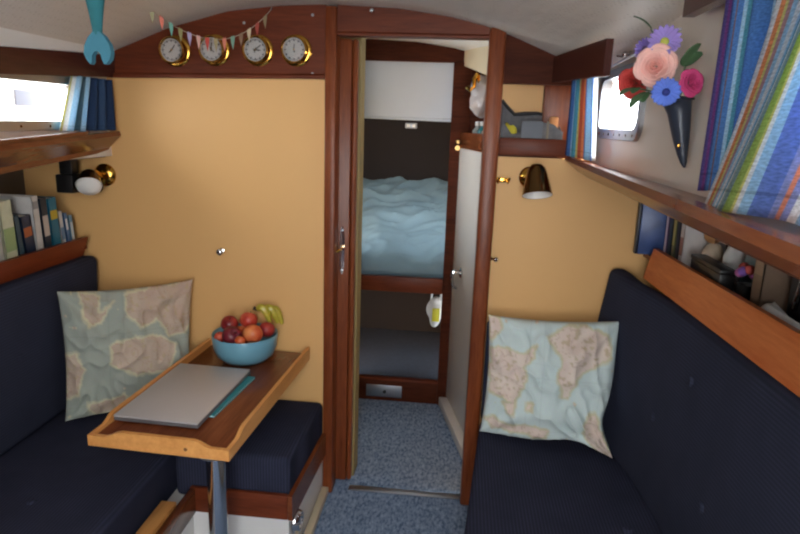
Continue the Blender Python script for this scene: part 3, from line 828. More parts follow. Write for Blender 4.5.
# oddments on the starboard shelf
zs = 0.9965
fg = thing("figurine", "cream and brown dog figurine on the starboard shelf beside the white book", "ornament", (0.735, 1.80, zs))
obj("body", ball((0.735, 1.80, zs + 0.045), 0.03, 20, 14, (1, 1.1, 1.5)), plain("cream china", (214, 196, 172), 0.3), fg)
obj("head", ball((0.725, 1.79, zs + 0.11), 0.024, 18, 12, (1, 1.1, 0.95)), plain("tan china", (170, 126, 84), 0.3), fg)
for k in (-1, 1): obj("ear", ball((0.725, 1.79 + 0.02 * k, zs + 0.108), 0.010, 10, 8, (0.6, 0.6, 1.5)), plain("brown china", (96, 60, 40), 0.3), fg)
jg = thing("jug", "white china jug on the starboard shelf beside the dog figurine", "jug", (0.76, 1.70, zs))
obj("body", lathe([(0, 0), (0.026, 0), (0.036, 0.03), (0.036, 0.07), (0.022, 0.11), (0.026, 0.135), (0.022, 0.135), (0.018, 0.11), (0.03, 0.06), (0.02, 0.01), (0, 0.01)], 24, (0.76, 1.70, zs)), plain("white china", (216, 216, 214), 0.3), jg)
obj("handle", tube([(0.76, 1.665, zs + 0.10), (0.76, 1.645, zs + 0.095), (0.76, 1.64, zs + 0.06), (0.76, 1.664, zs + 0.035)], 0.005), plain("white china handle", (216, 216, 214), 0.3), jg)
bx = thing("wooden_box", "low black box in front of the ornaments on the starboard shelf", "box", (0.665, 1.66, zs))
obj("base", box(0.662, 0.70, 1.56, 1.76, zs, zs + 0.05, 0.003), "black", bx)
obj("lid", box(0.66, 0.702, 1.558, 1.762, zs + 0.0505, zs + 0.062, 0.003), "black", bx)
pf = thing("photo_frame", "small dark picture frame leaning on the starboard shelf hull side", "frame", (0.74, 1.59, zs), None, (0, 0.12, 0))
obj("frame", box(0.0, 0.01, -0.05, 0.05, 0, 0.16, 0.002), "black", pf, local=True)
obj("picture", box(-0.0012, -0.0002, -0.04, 0.04, 0.014, 0.146), plain("colourful print", (90, 116, 124), 0.4, var=0.6, vscale=40), pf, smooth=False, local=True)
py = thing("posy", "small pink and purple posy beside the dark picture frame", "posy", (0.715, 1.535, zs))
obj("pot", lathe([(0, 0), (0.018, 0), (0.022, 0.035), (0.02, 0.035), (0.016, 0.004), (0, 0.004)], 18, (0.715, 1.535, zs)), "black", py)
for k in range(7):
    a = k * 0.9; c = (0.715 + 0.016 * math.cos(a), 1.535 + 0.016 * math.sin(a), zs + 0.062 + 0.006 * (k % 3))
    obj("blossom", ball(c, 0.012, 10, 8), plain("posy blossom", [(176, 96, 150), (120, 80, 160), (190, 80, 70)][k % 3], 0.7), py)
book((0.69, 1.43, zs), 0.045, 0.12, 0.185, (112, 92, 76), "thick grey brown book between the posy and the black radio", None, 0.0, side=-1, band=(0.45, 0.8, (140, 116, 96)))
rd = thing("radio", "black boxy radio with a bright metal aerial on the starboard shelf", "radio", (0.74, 1.27, zs))
obj("body", box(0.735, 0.82, 1.10, 1.38, zs, zs + 0.15, 0.006), "black", rd)
obj("aerial", tube([(0.728, 1.335, zs + 0.03), (0.724, 1.31, zs + 0.115)], 0.006, 10), "chrome", rd)
obj("dial_panel", box(0.732, 0.735, 1.16, 1.28, zs + 0.06, zs + 0.12), plain("dark grey panel", (48, 46, 48), 0.3), rd, smooth=False)
pp = grid(lambda u, v: (0.672 + 0.035 * v + 0.012 * u, 1.375 - 0.36 * u, zs + 0.008 + 0.022 * math.sin(min(1, v * 1.2) * PI) * (0.4 + 0.6 * abs(math.sin(u * 4))) + 0.028 * max(0, 1 - u * 3) * v), 24, 10)
o = obj("paper_sheet", pp, plain("crumpled white paper", (224, 224, 222), 0.8)); mod = o.modifiers.new("thick", "SOLIDIFY"); mod.thickness = 0.0015
tag(o, "loose white papers lying along the starboard fiddle in front of radio", "paper")

# small black speaker under port side deck
spk = thing("speaker", "small black box hung under the port side deck by the left lamp", "speaker", (-1.335, 1.93, 1.15))
obj("body", box(-1.352, -1.292, 1.95, 2.02, 1.118, 1.18, 0.005), "black", spk)
obj("bracket", box(-1.345, -1.30, 1.965, 2.005, 1.1805, 1.229, 0.003), "black", spk)

# ------------------------------------------------------------------ table and what stands on it
ZT = 0.561
tb = thing("table", "small mahogany table with pale oak fiddles on a chrome leg", "table", (-0.74, 1.7, 0.0))
TX0, TX1, TY0, TY1 = -0.912, -0.523, 1.362, 2.066
obj("tabletop", box(TX0 + 0.012, TX1 - 0.012, TY0 + 0.012, TY1, ZT - 0.022, ZT, 0.002), "table", tb)
def fiddle_profile(a, b, cut_a=True, cut_b=True, hi=0.024, lo=0.007):
    P = [(a, ZT - 0.023), (b, ZT - 0.023)]
    P += [(b, ZT + lo)] + ([(b - 0.05, ZT + lo), (b - 0.062, ZT + lo + 0.004), (b - 0.08, ZT + hi - 0.004), (b - 0.095, ZT + hi)] if cut_b else [(b, ZT + hi)])
    P += ([(a + 0.095, ZT + hi), (a + 0.08, ZT + hi - 0.004), (a + 0.062, ZT + lo + 0.004), (a + 0.05, ZT + lo)] if cut_a else [(a, ZT + hi)]) + [(a, ZT + lo)]
    return [p for i, p in enumerate(P) if i == 0 or p != P[i - 1]]
for x in (TX0, TX1 - 0.0115):
    obj("edge_fiddle", prism(fiddle_profile(TY0 + 0.012, TY1, True, False), "X", x, x + 0.0115), "oak", tb, smooth=False)
obj("edge_fiddle", prism(fiddle_profile(TX0, TX1), "Y", TY0, TY0 + 0.0118), "oak", tb, smooth=False)
obj("screw_plug", lathe([(0, 0), (0.005, 0), (0.004, 0.0012), (0, 0.0016)], 12, (-0.64, TY0, ZT - 0.003), (0, -1, 0)), plain("brown plug", (110, 66, 34), 0.5), tb)
obj("leg", lathe([(0, 0.012), (0.026, 0.012), (0.026, 0.50), (0, 0.50)], 28, (-0.603, 1.455, 0.0)), "chrome", tb)
obj("leg_socket", lathe([(0, 0.501), (0.045, 0.501), (0.06, 0.515), (0.06, 0.53), (0, 0.53)], 28, (-0.603, 1.455, 0.0)), "steel", tb)
obj("foot_plate", lathe([(0, 0), (0.07, 0), (0.07, 0.006), (0.035, 0.012), (0, 0.0119)], 28, (-0.603, 1.455, 0.0)), "steel", tb)

tb.rotation_euler = (0, 0, -0.05)
lp_ = thing("laptop", "closed silver laptop lying on the table in front of the fruit bowl", "laptop", (-0.776, 1.640, ZT + 0.0075), None, (0, 0, -0.04))
obj("base", box(-0.122, 0.122, -0.19, 0.19, 0.0, 0.009, 0.003), plain("dark laptop base", (104, 102, 104), 0.45), lp_, local=True)
obj("lid", box(-0.122, 0.122, -0.19, 0.19, 0.0102, 0.0165, 0.0028), "alu", lp_, local=True)
obj("hinge", tube([(0.0 - 0.09, 0.19, 0.009), (0.09, 0.19, 0.009)], 0.004, 8), "black", lp_, local=True)
nb = thing("notebook", "thin teal notebook sticking out from under the laptop", "notebook", (-0.742, 1.675, ZT + 0.0005), None, (0, 0, -0.09))
obj("cover", box(-0.105, 0.105, -0.14, 0.14, 0.0, 0.0015), plain("teal cover", (52, 142, 150), 0.5), nb, smooth=False, local=True)
obj("pages", box(-0.104, 0.104, -0.139, 0.139, 0.0016, 0.0046), plain("pale blue page edges", (196, 224, 228), 0.8), nb, smooth=False, local=True)
obj("cover", box(-0.105, 0.105, -0.14, 0.14, 0.0047, 0.0062), plain("teal cover top", (52, 142, 150), 0.5), nb, smooth=False, local=True)

BC = Vector((-0.712, 1.9635, ZT + 0.0008))
bw = obj("fruit_bowl", lathe([(0, 0), (0.058, 0), (0.076, 0.004), (0.096, 0.022), (0.108, 0.05), (0.112, 0.094), (0.1105, 0.097), (0.108, 0.094), (0.103, 0.052), (0.091, 0.027), (0.07, 0.012), (0, 0.010)], 56, tuple(BC)), "bowl")
tag(bw, "round pale blue enamel bowl of fruit on the table", "bowl")

def fruit_mat(name, c1, c2):
    m, nt, b = new_mat(name)
    tc = nt.nodes.new("ShaderNodeTexCoord")
    n = nt.nodes.new("ShaderNodeTexNoise"); n.inputs["Scale"].default_value = 22; n.inputs["Detail"].default_value = 4
    nt.links.new(tc.outputs["Object"], n.inputs["Vector"])
    r = nt.nodes.new("ShaderNodeValToRGB")
    r.color_ramp.elements[0].position = 0.38; r.color_ramp.elements[0].color = lin(c1)
    r.color_ramp.elements[1].position = 0.64; r.color_ramp.elements[1].color = lin(c2)
    nt.links.new(n.outputs["Fac"], r.inputs["Fac"]); nt.links.new(r.outputs["Color"], b.inputs["Base Color"])
    b.inputs["Roughness"].default_value = 0.35
    return m
FM = {"red": fruit_mat("dark red skin", (120, 26, 34), (176, 62, 50)), "orange": fruit_mat("orange blushed skin", (206, 84, 48), (232, 146, 88)), "plum": fruit_mat("plum red skin", (92, 24, 40), (150, 50, 56)), "coral": fruit_mat("coral skin", (186, 58, 44), (226, 110, 76))}
def fruit_bm(r):
    pr = []
    for i in range(17):
        a = PI * i / 16
        rr = r * math.sin(a) * (1.0 + 0.03 * math.cos(a)); h = -r * math.cos(a) * 0.94
        if i > 13: h -= r * 0.22 * ((i - 13) / 3) ** 1.5
        if i < 2: h += r * 0.06 * (2 - i)
        pr.append((rr if 0 < i < 16 else 0, h + r * 0.94))
    bm = lathe(pr, 28)
    for v in bm.verts:      # suture groove
        a = math.atan2(v.co.y, v.co.x)
        k = 1 - 0.05 * math.exp(-(a / 0.16) ** 2)
        v.co.x *= k; v.co.y *= k
    return bm
G = "fruit in the blue bowl"
FR = [  # dx, dy, z of centre, radius, skin, tilt, label
    (-0.052, -0.006, 0.128, 0.030, "red", (0.5, 0.2, 0), "dark red nectarine high against the left rim, above the plum-coloured one"),
    (-0.026, -0.056, 0.104, 0.033, "plum", (0.9, -0.2, 1), "plum-coloured nectarine at the front left of the bowl"),
    (0.010, 0.012, 0.140, 0.031, "coral", (0.3, 0.3, 2), "coral nectarine topmost in the middle of the bowl"),
    (0.044, -0.046, 0.112, 0.034, "orange", (0.7, 0.1, 3), "orange blushed peach at the front right of bowl"),
    (0.074, 0.010, 0.110, 0.029, "red", (0.4, -0.4, 4), "dark red nectarine against the right rim before the bananas"),
    (-0.073, -0.046, 0.092, 0.019, "coral", (0.2, 0.1, 5), "small coral plum low at the left rim"),
    (0.010, -0.078, 0.096, 0.018, "orange", (0.2, 0.4, 1.5), "small orange plum wedged between front peaches"),
    (-0.03, 0.04, 0.075, 0.034, "orange", (0.2, 0.4, 2.5), "orange peach half hidden low behind the coral nectarine"),
    (0.0, -0.02, 0.048, 0.036, "red", (0.1, 0.2, 0.5), "dark red nectarine deep in the bowl under the coral one"),
]
for dx, dy, z, r, mt, rot, lab in FR:
    e = thing("nectarine" if r > 0.025 else "plum", lab, "fruit", tuple(BC + Vector((dx, dy, z)) - Matrix.Rotation(rot[2], 3, "Z") @ Matrix.Rotation(rot[1], 3, "Y") @ Matrix.Rotation(rot[0], 3, "X") @ Vector((0, 0, r * 0.94))), G, rot)
    obj("flesh", fruit_bm(r), FM[mt], e, local=True)
    obj("stem", tube([(0, 0, r * 1.6), (0.001, 0, r * 1.76), (0.003, 0, r * 1.9)], 0.0016, 6), plain("brown stem", (70, 48, 30), 0.8), e, local=True)
BAN = fruit_mat("green yellow banana skin", (150, 150, 40), (206, 186, 70))
for k, (dx, dy, dz, lab) in enumerate([(0.0, 0.0, 0.0, "green-yellow banana with a dark tip behind the coral nectarine"), (0.020, 0.022, -0.006, "curved banana in the middle of the bunch at the back of the bowl"), (0.030, 0.044, -0.016, "yellow banana lying nearest the bulkhead at the back of the bowl")]):
    c = BC + Vector((0.030 + dx, 0.036 + dy, 0.150 + dz))
    e = thing("banana", lab, "fruit", tuple(c), G)
    pts = []; rd_ = []
    for i in range(15):
        t = i / 14
        pts.append(c + Vector((0.004 + 0.044 * t, 0.002 * t, 0.022 + 0.016 * math.sin(PI * t * 0.9) - 0.052 * t ** 2.0)))
        rd_.append(0.004 + 0.0105 * math.sin(PI * min(1, t * 0.88 + 0.10)) ** 0.6)
    obj("skin", tube(pts, rd_, 8), BAN, e)
    p0 = pts[0]
    obj("tip", tube([p0 + Vector((-0.014, -0.002, 0.006)), p0 + Vector((-0.001, 0, 0))], [0.007, 0.006], 8), plain("dark banana stalk", (58, 44, 30), 0.8), e)

# ------------------------------------------------------------------ map pillows
def inside(p, poly):
    x, y = p; c = False; j = len(poly) - 1
    for i in range(len(poly)):
        xi, yi = poly[i]; xj, yj = poly[j]
        if (yi > y) != (yj > y) and x < (xj - xi) * (y - yi) / (yj - yi) + xi: c = not c
        j = i
    return c
def edist(p, poly):
    P = Vector(p); d = 9
    for i in range(len(poly)):
        a = Vector(poly[i - 1]); b = Vector(poly[i]); ab = b - a
        t = max(0, min(1, (P - a).dot(ab) / max(ab.length_squared, 1e-9)))
        d = min(d, (a + ab * t - P).length)
    return d
def map_colour(u, v, lands, seed, warm=0.0):  # warm darkens and browns the print to imitate shade
    w = Vector((u * 9, v * 9, seed))
    uu = u + 0.022 * noise.noise(w) + 0.014 * noise.noise(w * 2.7)
    vv = v + 0.022 * noise.noise(w + Vector((7, 3, 1))) + 0.014 * noise.noise(w * 2.7 + Vector((1, 9, 4)))
    sd = min((-edist((uu, vv), q) if inside((uu, vv), q) else edist((uu, vv), q)) for q in lands)
    isl = noise.noise(Vector((u * 17, v * 17, seed + 5)))
    if isl > 0.62: sd = min(sd, (0.62 - isl) * 0.3)
    oc = Vector(lin((212, 228, 226))[:3]); la = Vector(lin((236, 222, 208))[:3]); bo = Vector(lin((216, 210, 176))[:3]); pk = Vector(lin((228, 208, 196))[:3])
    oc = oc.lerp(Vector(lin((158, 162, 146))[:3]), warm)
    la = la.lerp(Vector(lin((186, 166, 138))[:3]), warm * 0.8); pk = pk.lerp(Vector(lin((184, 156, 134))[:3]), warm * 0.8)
    if sd < 0:
        t = 0.5 + 0.9 * noise.noise(Vector((u * 7, v * 7, seed + 2)))
        c = la.lerp(pk, max(0, min(1, t)))
        cell = abs(noise.noise(Vector((u * 12, v * 12, seed + 9))))
        if cell < 0.03: c = c.lerp(Vector(lin((190, 160, 138))[:3]), 0.5)
        if noise.noise(Vector((u * 30, v * 30, seed))) > 0.35: c = c.lerp(Vector(lin((196, 178, 140))[:3]), 0.6)
        if sd > -0.014: c = bo
    else:
        c = oc * (1 + 0.06 * noise.noise(Vector((u * 5, v * 5, seed))))
        if min((u * 9) % 1, (v * 9) % 1) < 0.03: c = c * 0.93
        if sd < 0.010: c = oc.lerp(bo, 0.5)
    return (c.x, c.y, c.z, 1)
def pillow(label, corners, thick, lands, seed, bump_dir, warm=0.0, horn=0.0):
    """corners TL,TR,BR,BL of the seam; stuffed, creased, both faces one mesh"""
    TL, TR, BR, BL = [Vector(c) for c in corners]
    nrm = (TR - TL).cross(TL - BL).normalized()
    if nrm.dot(Vector(bump_dir)) < 0: nrm = -nrm
    N = 110
    def seam(u, v):
        p = TL.lerp(TR, u).lerp(BL.lerp(BR, u), v)
        # sides pull in between the corners
        cx = 0.5 - u; cy = 0.5 - v
        pin = 0.028
        p += (TR - TL) * (cx * pin * 2 * (4 * v * (1 - v)) * abs(cx) * 2) + (BL - TL) * (cy * pin * 2 * (4 * u * (1 - u)) * abs(cy) * 2)
        # the lower right corner is pinched into a point
        p -= (TR - TL) * horn * u ** 6 * math.exp(-((v - 0.74) / 0.2) ** 2)
        p -= (BL - TL) * horn * v ** 6 * math.exp(-((u - 0.72) / 0.22) ** 2)
        return p
    def prof(u, v):
        a = max(0.0, 16 * u * (1 - u) * v * (1 - v))
        return a ** 0.42
    bm = bm_new(); cl = bm.loops.layers.color.new("pattern") if False else bm.verts.layers.float_color.new("pattern")
    F = []; Bk = []
    for i in range(N + 1):
        rf = []; rb = []
        for j in range(N + 1):
            u, v = i / N, j / N
            p = seam(u, v); h = prof(u, v)
            wr = noise.noise(Vector((u * 4 + v * 3, v * 5, seed))) * 0.014 + 0.016 * (1 - abs(noise.noise(Vector((u * 7 - v * 4, v * 4 + u * 5, seed + 3))))) ** 4
            # creases radiating from corners
            for (cu, cv) in ((0, 0), (1, 0), (1, 1), (0, 1)):
                du, dv = u - cu, v - cv; r = math.hypot(du, dv)
                if 0.02 < r < 0.5: wr += 0.009 * math.sin(9 * math.atan2(abs(dv), abs(du) + 1e-6) + seed) * math.sin(PI * r / 0.5)
            vf = bm.verts.new(p + nrm * (thick * h + wr * min(1, h * 1.6)))
            vf[cl] = map_colour(u, v, lands, seed, warm)
            rf.append(vf)
            if 0 < i < N and 0 < j < N:
                vb = bm.verts.new(p - nrm * thick * h * 0.55); vb[cl] = map_colour(1 - u, v, lands, seed + 3, warm); rb.append(vb)
            else: rb.append(vf)
        F.append(rf); Bk.append(rb)
    for i in range(N):
        for j in range(N):
            bm.faces.new((F[i][j], F[i + 1][j], F[i + 1][j + 1], F[i][j + 1]))
            q = (Bk[i][j + 1], Bk[i + 1][j + 1], Bk[i + 1][j], Bk[i][j])
            if len(set(q)) == 4:
                try: bm.faces.new(q)
                except ValueError: pass
    bmesh.ops.recalc_face_normals(bm, faces=bm.faces)
    o = obj("cushion", bm, "map", auto=80)
    return tag(o, label, "cushion")
def P(*q): return [((x - 100) / 345.0, (y - 100) / 340.0) for x, y in q]
LR = [P((96, 96), (135, 100), (140, 130), (118, 158), (104, 170), (96, 150)),
      P((104, 185), (130, 180), (190, 190), (236, 168), (228, 200), (204, 228), (216, 262), (196, 300), (186, 352), (168, 340), (150, 320), (104, 312)),
      P((150, 330), (190, 340), (184, 372), (160, 366)),
      P((96, 395), (130, 380), (180, 395), (240, 385), (276, 400), (270, 425), (190, 424), (120, 412)),
      P((262, 140), (300, 112), (350, 108), (420, 128), (434, 190), (400, 206), (372, 226), (346, 244), (322, 300), (300, 302), (290, 250), (296, 200), (274, 172)),
      P((380, 330), (404, 322), (436, 370), (450, 470), (380, 425), (362, 396)), P((212, 325), (236, 322), (236, 345), (215, 348))]
pillow("bright world map print cushion standing on the starboard settee", ((0.122, 1.968, 0.778), (0.535, 1.925, 0.796), (0.535, 1.800, 0.376), (0.116, 1.905, 0.385)), 0.060, LR, 1.3, (0, -1, 0.3), 0.0, 0.075)
LL = [P((150, 96), (200, 110), (196, 150), (230, 128), (196, 185), (165, 190), (150, 150)),
      P((262, 110), (330, 96), (450, 96), (450, 215), (420, 240), (372, 232), (340, 190), (300, 210), (262, 170)),
      P((220, 245), (280, 225), (360, 235), (400, 262), (372, 330), (300, 336), (250, 318), (215, 290)),
      P((96, 260), (130, 255), (150, 300), (130, 370), (96, 380)), P((150, 400), (250, 380), (280, 430), (180, 440)), P((390, 330), (450, 300), (450, 430), (410, 430))]
pillow("shaded world map print cushion in the port corner behind the table", ((-1.268, 1.785, 0.822), (-0.925, 2.035, 0.82), (-0.912, 1.955, 0.385), (-1.262, 1.755, 0.380)), 0.05, LL, 4.1, (0.3, -1, 0.2), 0.8)  # shade of the port corner put into the print colours

# ------------------------------------------------------------------ brass instruments on the header
def instrument(loc, label, hands, marks, group):
    e = thing("ship_instrument", label, "instrument", loc, group)
    obj("case", lathe([(0, 0), (0.050, 0), (0.050, 0.004), (0.047, 0.007), (0.0415, 0.008), (0.0405, 0.012), (0.0405, 0.034), (0.043, 0.037), (0.043, 0.041), (0.0395, 0.044), (0.0365, 0.0415), (0.0365, 0.034), (0, 0.034)], 40, (0, 0, 0), (0, -1, 0)), "brass", e, local=True)
    dl = obj("dial", lathe([(0, 0.0345), (0.0362, 0.0345), (0.0362, 0.0355), (0, 0.0355)], 36, (0, 0, 0), (0, -1, 0)), "dial", e, local=True)
    bm = bm_new()
    for k in range(marks):
        a = 2 * PI * k / marks; r0 = 0.026 if k % (marks // 12 or 1) == 0 else 0.029
        u = Vector((math.sin(a), 0, math.cos(a))); s = Vector((math.cos(a), 0, -math.sin(a))) * (0.0018 if r0 < 0.028 else 0.0008)
        y = Vector((0, -0.0358, 0))
        loft([[u * r0 - s + y, u * r0 + s + y, u * 0.033 + s + y, u * 0.033 - s + y], [u * r0 - s + y * 1.008, u * r0 + s + y * 1.008, u * 0.033 + s + y * 1.008, u * 0.033 - s + y * 1.008]], bm=bm)
    obj("dial_marks", bm, "ink", dl, smooth=False, local=True)
    for a, l, w in hands:
        u = Vector((math.sin(a), 0, math.cos(a))); s = Vector((math.cos(a), 0, -math.sin(a))) * w
        y = Vector((0, -0.0366, 0)); y2 = Vector((0, -0.0372, 0))
        pts = [u * -0.008 - s, u * -0.008 + s, u * (l * 0.7) + s * 1.8, u * l, u * (l * 0.7) - s * 1.8]
        obj("hand", loft([[p + y for p in pts], [p + y2 for p in pts]]), "ink", dl, smooth=False, local=True)
    obj("hub", lathe([(0, 0.0372), (0.003, 0.0372), (0.003, 0.039), (0, 0.0395)], 12, (0, 0, 0), (0, -1, 0)), "brass", dl, local=True)
    obj("dial_glass", lathe([(0, 0.0408), (0.0364, 0.0402), (0.0364, 0.0412), (0, 0.042)], 32, (0, 0, 0), (0, -1, 0)), "dial_glass", e, local=True)
    return e
GI = "brass instruments on the bulkhead header"
YI = YB - 0.0085
instrument((-0.962, YI, 1.594), "brass ship instrument farthest left on the header, nearest the hanging tail", [(0.6, 0.022, 0.0012), (-2.3, 0.014, 0.0010)], 60, GI)
instrument((-0.827, YI, 1.600), "second brass instrument on the header, half covered by pennants", [(0.1, 0.025, 0.0012), (2.4, 0.014, 0.0010)], 48, GI)
instrument((-0.680, YI, 1.602), "third brass instrument from the left, a clock face past the bunting", [(0.9, 0.026, 0.0012), (1.7, 0.018, 0.0016), (3.4, 0.012, 0.0008)], 60, GI)
instrument((-0.552, YI, 1.605), "brass instrument farthest right on the header beside the door post", [(0.05, 0.020, 0.0010), (3.0, 0.010, 0.0014)], 48, GI)

# small fittings
def knob(name, loc, direction, label, cat, r=0.011, mat="chrome"):
    e = thing(name, label, cat, loc)
    obj("stem", lathe([(0, 0), (r * 0.9, 0), (r * 0.9, 0.003), (r * 0.45, 0.005), (r * 0.45, 0.016), (0, 0.016)], 16, loc, direction), mat, e)
    obj("knob", lathe([(0, 0.0162), (r * 0.7, 0.0165), (r, 0.021), (r, 0.026), (r * 0.6, 0.030), (0, 0.031)], 18, loc, direction), mat, e)
    return e
knob("coat_peg", (-0.832, YB, 0.919), (0, -1, 0), "small chrome knob alone on the yellow bulkhead above the fruit", "peg")
knob("door_stop", (0.122, YB - 0.002, 0.945), (0.75, -0.65, 0), "chrome door catch knob on the right doorpost", "knob", 0.009)
lk_ = thing("ceiling_hook", "small bright cup hook over the doorway at the ceiling", "hook", (-0.305, YB - 0.014, 1.735))
obj("base", lathe([(0, 0), (0.008, 0), (0.006, 0.004), (0, 0.004)], 14, (-0.305, YB - 0.0125, 1.732), (0, -1, 0)), "chrome", lk_)
obj("hook", ball((-0.305, YB - 0.024, 1.730), 0.008, 14, 10), "chrome", lk_)
dh = thing("coat_hook", "small double brass hook beside the right doorpost", "hook", (0.145, YB, 1.20))
obj("backplate", box(0.122, 0.166, YB - 0.004, YB, 1.205, 1.222, 0.002), "brass", dh)
for x in (0.128, 0.160): obj("prong", tube([(x, YB - 0.004, 1.215), (x, YB - 0.024, 1.206), (x + 0.002, YB - 0.032, 1.212), (x + 0.003, YB - 0.034, 1.224)], [0.003, 0.003, 0.003, 0.0045], 8), "brass", dh)
# screw caps in the header wood
for (x, z) in ((-0.728, 1.688), (-0.50, 1.716), (-0.50, 1.535)):
    o = obj("screw_cap", lathe([(0, 0), (0.005, 0), (0.004, 0.0015), (0, 0.002)], 12, (x, YB - 0.0085, z), (0, -1, 0)), "steel")
    tag(o, {(-0.728, 1.688): "steel screw head above the gap between second and third instruments", (-0.50, 1.716): "steel screw head high in the header corner by the door post", (-0.50, 1.535): "steel screw head low in the header corner by the door post"}[(x, z)], "screw", "screws in the header board")

# ------------------------------------------------------------------ wall lamps
lr = thing("wall_lamp", "brass swivel reading lamp on the starboard bulkhead", "lamp", (0.236, YB, 1.20))
obj("backplate", lathe([(0, 0), (0.036, 0), (0.036, 0.005), (0.030, 0.012), (0.018, 0.02), (0, 0.021)], 28, (0.232, YB, 1.226), (0, -1, 0)), "brass", lr)
obj("arm", tube([(0.232, YB - 0.02, 1.226), (0.236, YB - 0.04, 1.224), (0.244, YB - 0.062, 1.222)], 0.008), "brass", lr)
ax = Vector((0.06, -0.36, -0.92)).normalized(); top = Vector((0.244, YB - 0.055, 1.272))
sh = obj("shade", lathe([(0, 0), (0.018, 0.003), (0.028, 0.014), (0.034, 0.035), (0.048, 0.102), (0.0465, 0.102), (0.032, 0.036), (0.026, 0.016), (0, 0.006)], 36, tuple(top), tuple(ax)), "brass_dark", lr)
obj("shade_lining", lathe([(0.0462, 0.1015), (0.0315, 0.037), (0.0255, 0.017), (0, 0.007), (0, 0.008), (0.025, 0.018), (0.031, 0.038), (0.0455, 0.1015)], 32, tuple(top), tuple(ax)), "shade_white", sh)
obj("bulb", ball(top + ax * 0.062, 0.02, 18, 12, (1, 1, 1.2)), "shade_white", lr)

ll = thing("wall_lamp", "brass lamp with tilted white shade on the port bulkhead by curtain", "lamp", (-1.25, YB, 1.14))
obj("backplate", lathe([(0, 0), (0.040, 0), (0.040, 0.006), (0.032, 0.014), (0.018, 0.02), (0, 0.021)], 28, (-1.250, YB, 1.172), (0, -1, 0)), "brass", ll)
obj("arm", tube([(-1.250, YB - 0.02, 1.172), (-1.254, YB - 0.05, 1.184), (-1.258, YB - 0.075, 1.184)], 0.009), "brass", ll)
ax = Vector((0.30, -0.62, -0.62)).normalized(); top = Vector((-1.262, YB - 0.075, 1.186))
sh = obj("shade", lathe([(0, 0), (0.020, 0.003), (0.028, 0.014), (0.034, 0.03), (0.044, 0.062), (0.0425, 0.062), (0.032, 0.031), (0.026, 0.016), (0, 0.006)], 32, tuple(top), tuple(ax)), "brass_dark", ll)
obj("diffuser", lathe([(0, 0.084), (0.024, 0.080), (0.038, 0.070), (0.0415, 0.058), (0, 0.05)], 28, tuple(top), tuple(ax)), "shade_white", sh)

# ------------------------------------------------------------------ organiser on the starboard recess shelf
og = thing("organiser", "grey fabric organiser filled with bits on the recess shelf above the brass lamp", "organiser", (0.23, YB + 0.06, 1.30))
GREY = plain("grey mesh fabric", (108, 108, 110), 0.8, var=0.15, vscale=60)
def org_top(x):   # sagging rim with a peaked left corner
    P_ = [(0.128, 1.474), (0.15, 1.452), (0.175, 1.425), (0.21, 1.43), (0.25, 1.432), (0.30, 1.424), (0.325, 1.40)]
    for (a, za), (b, zb) in zip(P_[:-1], P_[1:]):
        if x <= b: return za + (zb - za) * (x - a) / (b - a)
    return P_[-1][1]
N = 24
def og_front(u, v): x = 0.13 + 0.20 * u; return (x, YB + 0.018 + 0.006 * math.sin(u * 9), 1.3005 + v * (org_top(x) - 0.02 - 1.3005) * (0.55 + 0.4 * min(1, abs(u - 0.17) * 2.5)))
def og_back(u, v): x = 0.13 + 0.20 * u; return (x, YB + 0.105 + 0.004 * math.sin(u * 7), 1.3005 + v * (org_top(x) - 1.3005))
o = obj("front", grid(og_front, N, 8), GREY, og); o.modifiers.new("t", "SOLIDIFY").thickness = 0.003
o = obj("back", grid(og_back, N, 8), GREY, og); o.modifiers.new("t", "SOLIDIFY").thickness = 0.003
for x, n in ((0.13, 0), (0.33, 1)):
    o = obj("side", grid(lambda u, v: (x + 0.003 * math.sin(v * 5), YB + 0.02 + 0.084 * u, 1.3005 + v * (org_top(x) - 1.3005) * (0.72 + 0.28 * u)), 8, 8), GREY, og); o.modifiers.new("t", "SOLIDIFY").thickness = 0.003
obj("rim", tube([(0.129, YB + 0.108, 1.474), (0.15, YB + 0.108, 1.452), (0.175, YB + 0.105, 1.428), (0.21, YB + 0.105, 1.432), (0.25, YB + 0.105, 1.434), (0.30, YB + 0.106, 1.426), (0.328, YB + 0.106, 1.402)], 0.006, 8), plain("dark grey binding", (52, 52, 54), 0.8), og)
obj("pocket", box(0.192, 0.262, YB + 0.004, YB + 0.0125, 1.352, 1.408, 0.003), plain("slate grey pocket", (120, 124, 130), 0.85), og)
obj("strap", box(0.274, 0.282, YB + 0.006, YB + 0.011, 1.3005, 1.408, 0.001), plain("pale strap", (138, 128, 112), 0.8), og)
yp = ball((0.158, YB + 0.056, 1.372), 0.026, 18, 12, (1.0, 0.8, 0.9))
for v in yp.verts: v.co += Vector((0, 0, 1)) * 0.012 * noise.noise(v.co * 60)
tag(obj("cloth", yp, plain("bright yellow cloth", (208, 196, 60), 0.8)), "bright yellow cloth bundled in the left of the grey organiser", "cloth")
tag(obj("packet", box(0.288, 0.316, YB + 0.045, YB + 0.07, 1.302, 1.425, 0.006), plain("orange packet", (206, 140, 84), 0.6)), "orange packet standing in right end of the grey organiser", "packet")

# ------------------------------------------------------------------ curtains
BL, LBL, TE, NA, YE, WH, OR, PU, LA, GR = (84, 132, 196), (174, 214, 238), (96, 170, 194), (48, 74, 128), (218, 216, 140), (238, 242, 244), (226, 150, 104), (124, 74, 142), (164, 176, 220), (168, 194, 192)
def curtain(name_label, f, nu, nv, stops, parent_loc, transl):
    e = thing("curtain", name_label, "curtain", parent_loc)
    o = obj("drape", grid(f, nu, nv), stripes_uv("striped curtain cloth", stops, transl=transl), e)
    o.modifiers.new("t", "SOLIDIFY").thickness = 0.0016
    return e
def st(*a): return list(a)
